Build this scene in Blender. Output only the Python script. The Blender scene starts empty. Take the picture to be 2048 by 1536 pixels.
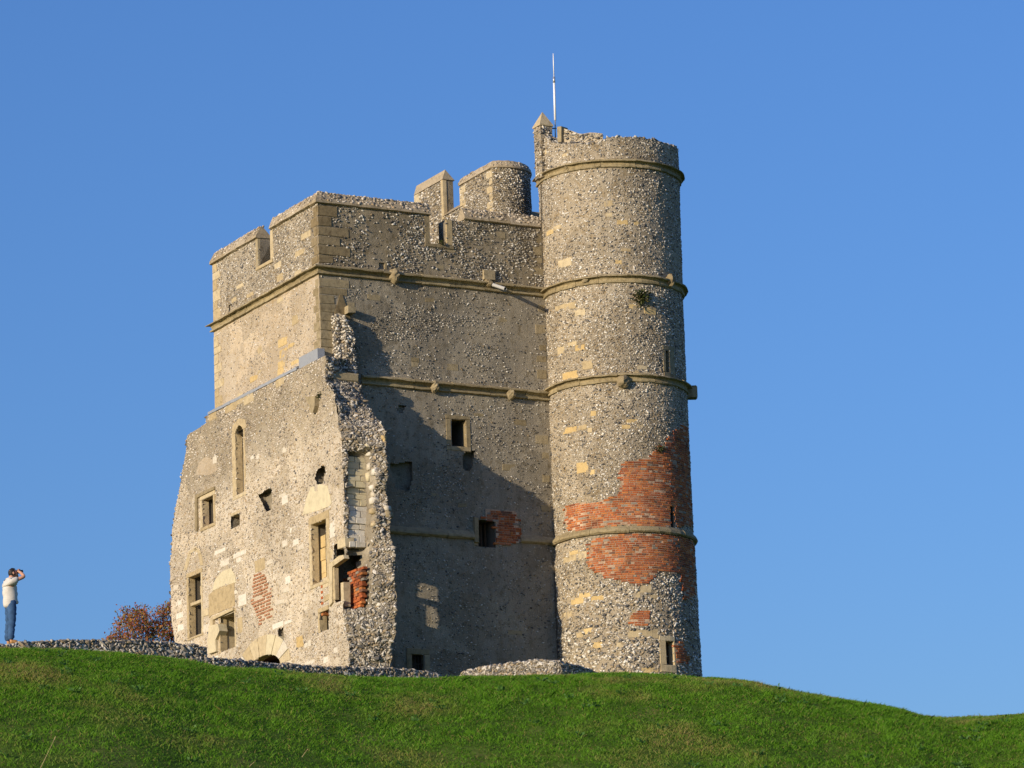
import bpy, bmesh, math, random
import numpy as np
from mathutils import Vector, Matrix
random.seed(7)
RNG = np.random.default_rng(7)
S = bpy.context.scene
COL = S.collection

# ------------------------------------------------------------------ camera, sky, sun
F_PX, PITCH, ROLL = 8000.0, math.radians(13.247), math.radians(-2.035)
YAW = math.radians(28.912)
CAM = np.array([0.0, 0.0, 1.6])
_f = np.array([0, math.cos(PITCH), math.sin(PITCH)])
_r0 = np.array([1.0, 0, 0]); _u0 = np.cross(_r0, _f)
_cr, _sr = math.cos(ROLL), math.sin(ROLL)
_r = _cr*_r0 + _sr*_u0
_u = _cr*_u0 - _sr*_r0
cd = bpy.data.cameras.new('camera'); co = bpy.data.objects.new('camera', cd); COL.objects.link(co)
cd.sensor_width = 36.0; cd.lens = F_PX/2048*36.0; cd.clip_start = 1.0; cd.clip_end = 60000
co.matrix_world = Matrix(((_r[0], _u[0], -_f[0], CAM[0]), (_r[1], _u[1], -_f[1], CAM[1]), (_r[2], _u[2], -_f[2], CAM[2]), (0, 0, 0, 1)))
S.camera = co

SUN_AZ, SUN_EL = math.radians(226.9), math.radians(11.6)   # direction towards the sun, from +X towards +Y
sunv = Vector((math.cos(SUN_AZ)*math.cos(SUN_EL), math.sin(SUN_AZ)*math.cos(SUN_EL), math.sin(SUN_EL)))
sl = bpy.data.lights.new('sun', 'SUN'); so = bpy.data.objects.new('sun', sl); COL.objects.link(so)
sl.energy = 5.0; sl.angle = math.radians(0.5); sl.color = (1.0, 0.835, 0.605)
so.rotation_euler = sunv.to_track_quat('Z', 'Y').to_euler()
W = bpy.data.worlds.new('World'); S.world = W; W.use_nodes = True
wn = W.node_tree; wn.nodes.clear()
sky = wn.nodes.new('ShaderNodeTexSky'); sky.sky_type = 'NISHITA'; sky.sun_disc = False
sky.sun_elevation = SUN_EL
sky.sun_rotation = math.pi/2 - SUN_AZ
sky.altitude = 0; sky.air_density = 1.4; sky.dust_density = 0.6; sky.ozone_density = 6.8
bg = wn.nodes.new('ShaderNodeBackground'); wo = wn.nodes.new('ShaderNodeOutputWorld')
bg.inputs['Strength'].default_value = 0.15
hs = wn.nodes.new('ShaderNodeHueSaturation'); hs.inputs['Saturation'].default_value = 1.0; hs.inputs['Value'].default_value = 1.0
tint = wn.nodes.new('ShaderNodeMix'); tint.data_type = 'RGBA'; tint.blend_type = 'MULTIPLY'; tint.inputs['Factor'].default_value = 1.0
wn.links.new(sky.outputs[0], tint.inputs['A']); tint.inputs['B'].default_value = (1.10, 1.0, 1.23, 1)      # white balance of the whole sky
wn.links.new(tint.outputs['Result'], hs.inputs['Color'])
# a faint wisp of cloud low over the right-hand slope
tcw = wn.nodes.new('ShaderNodeTexCoord'); mpw = wn.nodes.new('ShaderNodeMapping'); nsw = wn.nodes.new('ShaderNodeTexNoise')
CLOUD_DIR = (0.0851, 0.9857, 0.1445)
def vm(op, a, b):
    n = wn.nodes.new('ShaderNodeVectorMath'); n.operation = op
    for k, v in ((0, a), (1, b)):
        if isinstance(v, tuple): n.inputs[k].default_value = v
        else: wn.links.new(v, n.inputs[k])
    return n
dv_ = vm('SUBTRACT', tcw.outputs['Generated'], CLOUD_DIR); dv_ = vm('MULTIPLY', dv_.outputs[0], (130.0, 130.0, 330.0))
ln_ = vm('LENGTH', dv_.outputs[0], (0, 0, 0))
nsw.inputs['Scale'].default_value = 260.0; nsw.inputs['Detail'].default_value = 5
wn.links.new(tcw.outputs['Generated'], nsw.inputs['Vector'])
m1 = wn.nodes.new('ShaderNodeMath'); m1.operation = 'SUBTRACT'; wn.links.new(nsw.outputs['Fac'], m1.inputs[0])
m0 = wn.nodes.new('ShaderNodeMath'); m0.operation = 'MULTIPLY'; m0.inputs[1].default_value = .62; wn.links.new(ln_.outputs['Value'], m0.inputs[0]); wn.links.new(m0.outputs[0], m1.inputs[1])
m2 = wn.nodes.new('ShaderNodeMath'); m2.operation = 'MULTIPLY'; m2.use_clamp = True; m2.inputs[1].default_value = .9; wn.links.new(m1.outputs[0], m2.inputs[0])
mxw = wn.nodes.new('ShaderNodeMix'); mxw.data_type = 'RGBA'; wn.links.new(m2.outputs[0], mxw.inputs['Factor']); wn.links.new(hs.outputs[0], mxw.inputs['A']); mxw.inputs['B'].default_value = (4.4, 4.3, 5.4, 1)
wn.links.new(mxw.outputs['Result'], bg.inputs[0]); wn.links.new(bg.outputs[0], wo.inputs[0])
S.view_settings.view_transform = 'Standard'; S.view_settings.look = 'None'
S.view_settings.exposure = 0.0; S.view_settings.gamma = 1.0
S.view_settings.use_curve_mapping = False

# ------------------------------------------------------------------ projection helpers (survey of the photograph)
def ray(px, py):
    d = _f + _r*((px-1024)/F_PX) - _u*((py-768)/F_PX)
    return d/np.linalg.norm(d)
def atY(px, py, Y):
    d = ray(px, py); return CAM + d*(Y-CAM[1])/d[1]
KY = 130.0
K0 = atY(657, 1338, KY)                       # foot of the corner between the two tower faces
cs, sn = math.cos(YAW), math.sin(YAW)
def w2l(p): p = np.asarray(p)-K0; return np.array([p[0]*cs+p[1]*sn, -p[0]*sn+p[1]*cs, p[2]])
def l2w(p): return np.array([K0[0]+p[0]*cs-p[1]*sn, K0[1]+p[0]*sn+p[1]*cs, K0[2]+p[2]])
CL = w2l(CAM)
def lray(px, py):
    d = ray(px, py); return np.array([d[0]*cs+d[1]*sn, -d[0]*sn+d[1]*cs, d[2]])

# ------------------------------------------------------------------ numpy value noise
_T = np.random.default_rng(3).random((64, 64, 64)).astype(np.float32)
def vnoise(p):
    p = np.asarray(p, dtype=np.float64); i = np.floor(p).astype(int); f = p-i; f = f*f*(3-2*f)
    def g(a, b, c): return _T[(i[..., 0]+a) & 63, (i[..., 1]+b) & 63, (i[..., 2]+c) & 63]
    fx, fy, fz = f[..., 0], f[..., 1], f[..., 2]
    x00 = g(0,0,0)*(1-fx)+g(1,0,0)*fx; x10 = g(0,1,0)*(1-fx)+g(1,1,0)*fx
    x01 = g(0,0,1)*(1-fx)+g(1,0,1)*fx; x11 = g(0,1,1)*(1-fx)+g(1,1,1)*fx
    return (x00*(1-fy)+x10*fy)*(1-fz)+(x01*(1-fy)+x11*fy)*fz
def fbm(p, o=3):
    p = np.asarray(p, dtype=np.float64); a, s, t = 1.0, 0.0, 0.0
    for k in range(o):
        s = s + a*vnoise(p*2**k+17.3*k); t += a; a *= .5
    return s/t*2-1
def n2(u, v, f=1.0, seed=0.0, o=3):
    return fbm(np.stack([np.asarray(u)*f+seed, np.asarray(v)*f+seed*1.7, np.full(np.shape(u), seed*.31)], -1), o)

# ------------------------------------------------------------------ materials
def nd(nt, t, **k):
    n = nt.nodes.new(t)
    for a, b in k.items(): setattr(n, a, b)
    return n
def mat_base(name, rough=.9, spec=.2):
    m = bpy.data.materials.new(name); m.use_nodes = True; nt = m.node_tree
    b = nt.nodes['Principled BSDF']; b.inputs['Roughness'].default_value = rough
    b.inputs['Specular IOR Level'].default_value = spec
    return m, nt, b
def ramp(nt, src, stops, interp='LINEAR'):
    r = nd(nt, 'ShaderNodeValToRGB'); r.color_ramp.interpolation = interp
    e = r.color_ramp.elements
    while len(e) < len(stops): e.new(.5)
    for k, (p, c) in enumerate(stops): e[k].position = p; e[k].color = (*c, 1)
    nt.links.new(src, r.inputs[0]); return r.outputs[0]
def noise_out(nt, scale, detail=4, rough=.6, coord='Object', loc=None):
    tc = nd(nt, 'ShaderNodeTexCoord'); n = nd(nt, 'ShaderNodeTexNoise')
    n.inputs['Scale'].default_value = scale; n.inputs['Detail'].default_value = detail; n.inputs['Roughness'].default_value = rough
    src = tc.outputs[coord]
    if loc or isinstance(scale, tuple):
        mp = nd(nt, 'ShaderNodeMapping')
        if loc: mp.inputs['Location'].default_value = loc
        nt.links.new(src, mp.inputs[0]); src = mp.outputs[0]
    nt.links.new(src, n.inputs['Vector']); return n.outputs['Fac']
def mixc(nt, fac, a, b, mode='MIX'):
    m = nd(nt, 'ShaderNodeMix', data_type='RGBA', blend_type=mode)
    for sock, v in ((m.inputs['Factor'], fac), (m.inputs['A'], a), (m.inputs['B'], b)):
        if isinstance(v, bpy.types.NodeSocket): nt.links.new(v, sock)
        elif isinstance(v, tuple): sock.default_value = (*v, 1)
        else: sock.default_value = v
    return m.outputs['Result']
def bump(nt, b, h, strength=.5, dist=.02):
    n = nd(nt, 'ShaderNodeBump'); n.inputs['Strength'].default_value = strength; n.inputs['Distance'].default_value = dist
    nt.links.new(h, n.inputs['Height']); nt.links.new(n.outputs[0], b.inputs['Normal'])

def mortar(name, c0, c1, c2, stain, seed, head=None):
    m, nt, b = mat_base(name, .95, .1)
    big = noise_out(nt, .55, 5, .65, loc=(seed, seed*2, 0))
    c = ramp(nt, big, [(.32, c0), (.52, c1), (.7, c2)])
    mid = noise_out(nt, 4.0, 5, .7, loc=(seed, 3, 1))
    c = mixc(nt, ramp(nt, mid, [(.52, (0,)*3), (.66, (1,)*3)]), c, stain)
    if head:                                                # grey-brown lichen below the wall head
        tc = nd(nt, 'ShaderNodeTexCoord'); sx = nd(nt, 'ShaderNodeSeparateXYZ'); nt.links.new(tc.outputs['Object'], sx.inputs[0])
        mr = nd(nt, 'ShaderNodeMapRange'); mr.inputs[1].default_value = head[0]; mr.inputs[2].default_value = head[1]; nt.links.new(sx.outputs[2], mr.inputs[0])
        ad = nd(nt, 'ShaderNodeMath', operation='ADD'); nt.links.new(mr.outputs[0], ad.inputs[0]); nt.links.new(noise_out(nt, 1.3, 6, .7, loc=(4, 1, 7)), ad.inputs[1])
        c = mixc(nt, ramp(nt, ad.outputs[0], [(.62, (0,)*3), (1.0, (.75,)*3)]), c, head[2])
    tc2 = nd(nt, 'ShaderNodeTexCoord'); wv = nd(nt, 'ShaderNodeTexNoise'); wv.inputs['Scale'].default_value = 1.1; wv.inputs['Detail'].default_value = 4
    nt.links.new(tc2.outputs['Object'], wv.inputs['Vector'])
    av = nd(nt, 'ShaderNodeVectorMath', operation='ADD'); nt.links.new(tc2.outputs['Object'], av.inputs[0]); nt.links.new(wv.outputs['Color'], av.inputs[1])
    vo = nd(nt, 'ShaderNodeTexVoronoi'); vo.inputs['Scale'].default_value = .75; nt.links.new(av.outputs[0], vo.inputs['Vector'])
    sv = nd(nt, 'ShaderNodeSeparateColor'); nt.links.new(vo.outputs['Color'], sv.inputs[0])
    c = mixc(nt, .8, c, ramp(nt, sv.outputs[0], [(.1, (.80, .78, .74)), (.5, (1, 1, 1)), (.9, (1.12, 1.10, 1.06))]), 'MULTIPLY')
    mp2 = nd(nt, 'ShaderNodeMapping'); mp2.inputs['Scale'].default_value = (3.5, 3.5, .28); nt.links.new(tc2.outputs['Object'], mp2.inputs[0])
    st = nd(nt, 'ShaderNodeTexNoise'); st.inputs['Scale'].default_value = 1.0; st.inputs['Detail'].default_value = 5; nt.links.new(mp2.outputs[0], st.inputs['Vector'])
    c = mixc(nt, ramp(nt, st.outputs['Fac'], [(.55, (0,)*3), (.75, (.6,)*3)]), c, stain)
    fine = noise_out(nt, 22.0, 4, .75)
    c = mixc(nt, .45, c, ramp(nt, fine, [(.3, (.32,)*3), (.5, (1,)*3), (.7, (1.25, 1.22, 1.15))]), 'MULTIPLY')
    nt.links.new(c, b.inputs['Base Color']); bump(nt, b, fine, .9, .03)
    return m
M = {}
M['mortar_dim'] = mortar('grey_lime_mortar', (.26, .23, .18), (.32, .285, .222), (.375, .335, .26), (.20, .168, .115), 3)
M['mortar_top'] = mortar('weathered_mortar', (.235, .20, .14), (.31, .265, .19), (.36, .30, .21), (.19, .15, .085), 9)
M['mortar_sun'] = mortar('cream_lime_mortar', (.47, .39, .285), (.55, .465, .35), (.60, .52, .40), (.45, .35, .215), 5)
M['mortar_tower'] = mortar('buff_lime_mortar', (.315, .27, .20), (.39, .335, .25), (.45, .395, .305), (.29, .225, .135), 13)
M['rubble'] = mortar('rubble_core', (.22, .195, .15), (.30, .265, .205), (.42, .37, .28), (.16, .13, .09), 21)

def flint_mat(name, stops, rough=.55):
    m, nt, b = mat_base(name, rough, .4)
    g = nd(nt, 'ShaderNodeNewGeometry')
    c = ramp(nt, g.outputs['Random Per Island'], stops, 'CONSTANT')
    n = noise_out(nt, 30, 3, .6)
    c = mixc(nt, .5, c, ramp(nt, n, [(.35, (.55,)*3), (.6, (1.1,)*3)]), 'MULTIPLY')
    c = mixc(nt, .9, c, ramp(nt, noise_out(nt, .8, 5, .65), [(.33, (.60, .57, .52)), (.5, (.98, .97, .94)), (.68, (1.14, 1.13, 1.10))]), 'MULTIPLY')
    nt.links.new(c, b.inputs['Base Color']); return m
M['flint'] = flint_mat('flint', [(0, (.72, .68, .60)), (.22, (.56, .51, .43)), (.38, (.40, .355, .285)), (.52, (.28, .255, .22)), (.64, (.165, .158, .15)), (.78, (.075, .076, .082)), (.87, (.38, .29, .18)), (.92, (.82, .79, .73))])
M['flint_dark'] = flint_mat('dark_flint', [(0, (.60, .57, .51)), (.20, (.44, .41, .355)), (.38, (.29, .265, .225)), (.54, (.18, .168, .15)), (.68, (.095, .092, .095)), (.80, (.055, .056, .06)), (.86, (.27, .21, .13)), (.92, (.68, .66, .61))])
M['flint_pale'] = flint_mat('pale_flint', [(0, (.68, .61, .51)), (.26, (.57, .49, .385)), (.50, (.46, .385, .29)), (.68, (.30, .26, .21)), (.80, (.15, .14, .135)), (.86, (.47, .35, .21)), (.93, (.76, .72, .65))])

def stone_mat(name, ca, cb, cc, rough=.88, vary=.35, scale=6):
    m, nt, b = mat_base(name, rough, .15)
    oi = nd(nt, 'ShaderNodeObjectInfo')
    c = ramp(nt, oi.outputs['Random'], [(0, ca), (.5, cb), (1, cc)])
    n = noise_out(nt, scale, 6, .7)
    c = mixc(nt, vary*2, c, ramp(nt, n, [(.3, (.5, .47, .42)), (.5, (.95,)*3), (.72, (1.2, 1.18, 1.1))]), 'MULTIPLY')
    nt.links.new(c, b.inputs['Base Color'])
    bump(nt, b, noise_out(nt, 25, 4, .7), .5, .02); return m
M['lime'] = stone_mat('limestone', (.27, .215, .125), (.33, .27, .165), (.38, .315, .20), vary=.45)
M['lime_brown'] = stone_mat('brown_limestone', (.205, .155, .085), (.25, .195, .11), (.30, .24, .145), vary=.5)
M['lime_string'] = stone_mat('string_course_stone', (.30, .245, .145), (.36, .295, .175), (.41, .34, .205), vary=.5, scale=9)
M['lime_sun'] = stone_mat('yellow_limestone', (.45, .355, .205), (.51, .415, .255), (.57, .48, .315))
M['lime_gold'] = stone_mat('golden_limestone', (.54, .395, .18), (.58, .435, .21), (.62, .475, .24), vary=.3)
M['chalk'] = stone_mat('chalk', (.60, .54, .43), (.66, .61, .51), (.74, .70, .61), vary=.25, scale=9)
M['plaster'] = stone_mat('old_plaster', (.60, .52, .35), (.62, .55, .37), (.64, .57, .40), vary=.2, scale=4)
M['coping'] = stone_mat('weathered_coping', (.36, .29, .185), (.42, .345, .235), (.47, .40, .29), vary=.45, scale=9)
M['lead'] = stone_mat('lead_sheet', (.28, .30, .33), (.30, .32, .35), (.32, .34, .37), rough=.5, vary=.1)
def brick_mat():
    m, nt, b = mat_base('brick', .9, .15)
    oi = nd(nt, 'ShaderNodeObjectInfo'); g = nd(nt, 'ShaderNodeNewGeometry')
    a = nd(nt, 'ShaderNodeMath', operation='ADD'); nt.links.new(oi.outputs['Random'], a.inputs[0]); nt.links.new(g.outputs['Random Per Island'], a.inputs[1])
    fr = nd(nt, 'ShaderNodeMath', operation='FRACT'); nt.links.new(a.outputs[0], fr.inputs[0])
    c = ramp(nt, fr.outputs[0], [(0, (.42, .125, .045)), (.20, (.36, .105, .042)), (.38, (.47, .155, .052)), (.54, (.27, .088, .045)), (.66, (.50, .19, .065)), (.80, (.20, .10, .065)), (.86, (.40, .17, .09)), (.95, (.30, .26, .21))], 'CONSTANT')
    n = noise_out(nt, 14, 5, .7)
    c = mixc(nt, .7, c, ramp(nt, n, [(.3, (.5,)*3), (.5, (.95,)*3), (.7, (1.25,)*3)]), 'MULTIPLY')
    c = mixc(nt, 1.0, c, ramp(nt, noise_out(nt, 1.6, 5, .65), [(.36, (.62, .62, .62)), (.52, (1, 1, 1)), (.68, (1.15, 1.08, 1.0))]), 'MULTIPLY')
    nt.links.new(c, b.inputs['Base Color']); bump(nt, b, noise_out(nt, 40, 3), .4, .01); return m
M['brick'] = brick_mat()
M['joint'] = mortar('brick_joint_mortar', (.44, .31, .21), (.52, .38, .27), (.57, .44, .32), (.36, .21, .13), 31)
def plain(name, c, rough=.6, spec=.3, metal=0.0, var=.25, scale=20):
    m, nt, b = mat_base(name, rough, spec); b.inputs['Metallic'].default_value = metal
    n = noise_out(nt, scale, 4, .6)
    nt.links.new(mixc(nt, 1.0, tuple(c), ramp(nt, n, [(.3, (1-var,)*3), (.7, (1+var*.5,)*3)]), 'MULTIPLY'), b.inputs['Base Color']); return m
M['void'] = plain('shadowed_rubble', (.16, .14, .11), .95)  # shade of the openings put into the colour of their reveals
M['iron'] = plain('rusty_iron', (.06, .045, .035), .7)
M['cable'] = plain('dark_copper_tape', (.09, .075, .055), .6)
M['pipe'] = plain('grey_plastic_pipe', (.46, .46, .45), .4, var=.1)
M['white'] = plain('white_fibreglass', (.86, .87, .88), .35, .4, var=.05)
M['alu'] = plain('dull_aluminium', (.50, .51, .53), .4, .4, .6, var=.1)
M['oak'] = plain('old_oak_boards', (.13, .075, .04), .8)
M['louvre'] = plain('grey_painted_board', (.42, .42, .44), .6)

# ------------------------------------------------------------------ mesh helpers
def new_mesh(name, V, Fc, mat, smooth=False):
    """V (n,3); Fc (m,k) uniform polygons, or list of lists"""
    me = bpy.data.meshes.new(name)
    if isinstance(Fc, np.ndarray):
        V = np.asarray(V, dtype=np.float32); m, k = Fc.shape
        me.vertices.add(len(V)); me.vertices.foreach_set('co', V.ravel())
        me.loops.add(m*k); me.loops.foreach_set('vertex_index', Fc.astype(np.int32).ravel())
        me.polygons.add(m); me.polygons.foreach_set('loop_start', np.arange(0, m*k, k, dtype=np.int32))
        me.update(calc_edges=True); me.validate()
    else:
        me.from_pydata([tuple(map(float, v)) for v in V], [], [list(map(int, f)) for f in Fc]); me.update()
    if smooth: me.polygons.foreach_set('use_smooth', np.ones(len(me.polygons), dtype=bool))
    if mat is not None: me.materials.append(mat)
    return me
def link(name, me, parent=None, kind=None, label=None):
    o = bpy.data.objects.new(name, me); COL.objects.link(o)
    if parent is not None: o.parent = parent
    if kind: o['kind'] = kind
    if label: o['label'] = label
    return o
def thing(name, label, cat, loc=(0, 0, 0), rz=0.0, group=None):
    o = bpy.data.objects.new(name, None); COL.objects.link(o); o.location = loc; o.rotation_euler = (0, 0, rz)
    o['label'] = label; o['category'] = cat
    if group: o['group'] = group
    o.empty_display_size = .3
    return o
def grid_faces(nu, nv):
    i, j = np.meshgrid(np.arange(nu-1), np.arange(nv-1), indexing='ij')
    a = i*nv+j
    return np.stack([a, a+nv, a+nv+1, a+1], -1).reshape(-1, 4)
def box_vf(x0, x1, y0, y1, z0, z1):
    V = np.array([(x, y, z) for z in (z0, z1) for y in (y0, y1) for x in (x0, x1)], float)
    Fq = np.array([(0,2,3,1), (4,5,7,6), (0,1,5,4), (2,6,7,3), (0,4,6,2), (1,3,7,5)])
    return V, Fq
class MB:
    def __init__(s): s.V, s.F, s.n = [], [], 0
    def add(s, V, Fc):
        s.V.append(np.asarray(V, float)); s.F.extend([[int(i)+s.n for i in f] for f in Fc]); s.n += len(V); return s
    def box(s, *a): return s.add(*box_vf(*a))
    def tube(s, pts, rad, n=8, cap=True):
        pts = [Vector(p) for p in pts]; rad = rad if hasattr(rad, '__len__') else [rad]*len(pts)
        V, Fq = [], []
        for k, p in enumerate(pts):
            d = (pts[min(k+1, len(pts)-1)]-pts[max(k-1, 0)]).normalized()
            x = d.orthogonal().normalized() if k == 0 else (x-d*x.dot(d)).normalized()
            y = d.cross(x)
            for q in range(n):
                a = 2*math.pi*q/n; V.append(p+(x*math.cos(a)+y*math.sin(a))*rad[k])
            if k:
                for q in range(n): Fq.append([(k-1)*n+q, (k-1)*n+(q+1) % n, k*n+(q+1) % n, k*n+q])
        if cap: Fq.append(list(range(n))[::-1]); Fq.append([(len(pts)-1)*n+q for q in range(n)])
        return s.add(np.array([tuple(v) for v in V]), Fq)
    def mesh(s, name, mat, smooth=False): return new_mesh(name, np.concatenate(s.V), s.F, mat, smooth)

# surfaces: (u, v, out) -> gatehouse-local point
class PlaneB:                      # faces -b (the long dim face); u = a
    def __init__(s, b=0.0): s.b = b; s.holes = []; s.ex = []
    def pt(s, u, v, o): u, v, o = np.broadcast_arrays(np.asarray(u, float), v, o); return np.stack([u, s.b-o, v], -1)
    def inv(s, px, py):
        d = lray(px, py); t = (s.b-CL[1])/d[1]; p = CL+d*t; return p[0], p[2]
class PlaneA:                      # faces -a (the sunlit face); u = b, growing away from the viewer (to the left)
    def __init__(s, a=0.0): s.a = a; s.holes = []; s.ex = []
    def pt(s, u, v, o): u, v, o = np.broadcast_arrays(np.asarray(u, float), v, o); return np.stack([s.a-o, u, v], -1)
    def inv(s, px, py):
        d = lray(px, py); t = (s.a-CL[0])/d[0]; p = CL+d*t; return p[1], p[2]
class Drum:                        # round tower; u = angle * RREF, growing to the right
    def __init__(s, c, rfun): s.c = c; s.rf = rfun; s.holes = []; s.ex = []; s.R = 2.4
    def pt(s, u, v, o):
        u, v, o = np.broadcast_arrays(np.asarray(u, float), v, o); r = s.rf(v)+o; th = u/s.R
        return np.stack([s.c[0]+r*np.cos(th), s.c[1]+r*np.sin(th), v], -1)
    def inv(s, px, py):
        d = lray(px, py); z = None; r = s.rf(8.0)
        for it in range(4):
            ox, oy = CL[0]-s.c[0], CL[1]-s.c[1]
            A = d[0]**2+d[1]**2; B = ox*d[0]+oy*d[1]; Cc = ox*ox+oy*oy-r*r
            disc = B*B-A*Cc
            t = (-B-math.sqrt(max(disc, 0)))/A; p = CL+d*t; r = float(s.rf(p[2]))
        th = math.atan2(p[1]-s.c[1], p[0]-s.c[0])
        return th*s.R, p[2]

def inpoly(pts, U, V):
    U = np.asarray(U); V = np.asarray(V); r = np.zeros(U.shape, bool); n = len(pts)
    for k in range(n):
        (x0, y0), (x1, y1) = pts[k], pts[(k+1) % n]
        c = ((y0 > V) != (y1 > V))
        with np.errstate(divide='ignore', invalid='ignore'):
            xi = (x1-x0)*(V-y0)/(y1-y0+1e-12)+x0
        r ^= c & (U < xi)
    return r
def pxpoly(surf, pts): return [surf.inv(*p) for p in pts]
def rect_fn(u0, u1, v0, v1, wob=0.0, seed=0):
    u0, u1 = min(u0, u1), max(u0, u1); v0, v1 = min(v0, v1), max(v0, v1)
    def fn(U, V):
        if wob:
            U = U+wob*n2(U, V, 5, seed+1); V = V+wob*n2(U, V, 5, seed+9)
        return (U > u0) & (U < u1) & (V > v0) & (V < v1)
    return fn
def poly_fn(pts, wob=0.0, seed=0):
    def fn(U, V):
        if wob: U, V = U+wob*n2(U, V, 4, seed+1), V+wob*n2(U, V, 4, seed+9)
        return inpoly(pts, U, V)
    return fn

class Patch:
    """a structured sheet: P (nu,nv,3) with metric coordinates U, V"""
    def __init__(s, P, U, V, surf=None): s.P, s.U, s.V, s.surf = P, U, V, surf
    def normals(s):
        du = np.gradient(s.P, axis=0); dv = np.gradient(s.P, axis=1); n = np.cross(du, dv)
        return n/np.maximum(np.linalg.norm(n, axis=-1, keepdims=True), 1e-9)
    def displace(s, amp, freq, seed=0.0, edge=True):
        n = s.normals()
        d = amp*fbm(s.P*freq+seed, 4)
        s.P = s.P+n*d[..., None]; return s
    def build(s, name, mat, parent, label=None, smooth=True):
        nu, nv = s.U.shape; Fq = grid_faces(nu, nv)
        if s.surf is not None and s.surf.holes:
            Uc = (s.U[:-1, :-1]+s.U[1:, 1:])/2; Vc = (s.V[:-1, :-1]+s.V[1:, 1:])/2
            keep = np.ones(Uc.shape, bool)
            for h in s.surf.holes: keep &= ~h(Uc, Vc)
            Fq = Fq[keep.ravel()]
        return link(name, new_mesh(name, s.P.reshape(-1, 3), Fq, mat, smooth), parent, label=label)
    def sample(s, pitch_u, pitch_v, jit=.35):
        """jittered rows over the sheet -> pos, normal, tangent, U, V"""
        nu, nv = s.U.shape
        Lu = np.linalg.norm(np.diff(s.P, axis=0), axis=-1).sum(0).mean(); Lv = np.linalg.norm(np.diff(s.P, axis=1), axis=-1).sum(1).mean()
        nr, nc = max(1, int(Lv/pitch_v)), max(1, int(Lu/pitch_u))
        r, c = np.meshgrid(np.arange(nr), np.arange(nc), indexing='ij')
        fi = (c+.5+.5*(r % 2)+RNG.uniform(-jit, jit, r.shape))/nc; fj = (r+.5+RNG.uniform(-jit, jit, r.shape))/nr
        ok = (fi > 0) & (fi < 1) & (fj > 0) & (fj < 1); fi = fi[ok]*(nu-1.001); fj = fj[ok]*(nv-1.001)
        i = fi.astype(int); j = fj.astype(int); a = (fi-i)[:, None]; b = (fj-j)[:, None]
        def bl(X):
            X = X.reshape(nu, nv, -1)
            return (X[i, j]*(1-a)+X[i+1, j]*a)*(1-b)+(X[i, j+1]*(1-a)+X[i+1, j+1]*a)*b
        p = bl(s.P); n = bl(s.normals()); n /= np.linalg.norm(n, axis=1, keepdims=True)
        t = s.P[i+1, j]-s.P[i, j]; t /= np.maximum(np.linalg.norm(t, axis=1, keepdims=True), 1e-9)
        return p, n, t, bl(s.U)[:, 0], bl(s.V)[:, 0]

_g = (1+5**.5)/2
ICO_V = np.array([(-1,_g,0),(1,_g,0),(-1,-_g,0),(1,-_g,0),(0,-1,_g),(0,1,_g),(0,-1,-_g),(0,1,-_g),(_g,0,-1),(_g,0,1),(-_g,0,-1),(-_g,0,1)], float)
ICO_V /= np.linalg.norm(ICO_V[0])
ICO_F = np.array([(0,11,5),(0,5,1),(0,1,7),(0,7,10),(0,10,11),(1,5,9),(5,11,4),(11,10,2),(10,7,6),(7,1,8),(3,9,4),(3,4,2),(3,2,6),(3,6,8),(3,8,9),(4,9,5),(2,4,11),(6,2,10),(8,6,7),(9,8,1)])
def flints_mesh(name, p, n, t, sx, sy, sz, push, mat, tilt=.5):
    m = len(p); b = np.cross(n, t)
    an = RNG.normal(0, tilt, m)[:, None]; t2 = t*np.cos(an)+b*np.sin(an); b2 = np.cross(n, t2)
    v = ICO_V[None]*RNG.uniform(.60, 1.32, (m, 12, 1))
    w = (p+n*push[:, None])[:, None]+v[..., 0:1]*(t2*sx[:, None])[:, None]+v[..., 1:2]*(b2*sy[:, None])[:, None]+v[..., 2:3]*(n*sz[:, None])[:, None]
    Fc = (ICO_F[None]+12*np.arange(m)[:, None, None]).reshape(-1, 3)
    return new_mesh(name, w.reshape(-1, 3), Fc, mat)
def scatter(patch, parent, mat, pitch=(.11, .10), size=(.028, .055), prot=.4, dens=None, name='flint_stones', sizefn=None, flat=.6):
    p, n, t, U, V = patch.sample(*pitch)
    k = np.ones(len(p), bool)
    if patch.surf is not None:
        for h in patch.surf.holes: k &= ~h(U, V)
        for e in patch.surf.ex: k &= ~e(U, V)
    if dens is not None: k &= RNG.random(len(p)) < dens(U, V)
    p, n, t, U, V = p[k], n[k], t[k], U[k], V[k]; m = len(p)
    s = RNG.uniform(*size, m)*RNG.choice([.7, 1, 1, 1.25], m)
    if sizefn is not None: s = s*sizefn(U, V)
    me = flints_mesh(name, p, n, t, s*RNG.uniform(.95, 1.9, m), s*RNG.uniform(.6, 1.05, m), s*flat*RNG.uniform(.7, 1.3, m), s*(prot-.35)*RNG.uniform(.6, 1.4, m), mat)
    return link(name, me, parent, kind='stuff')

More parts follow.
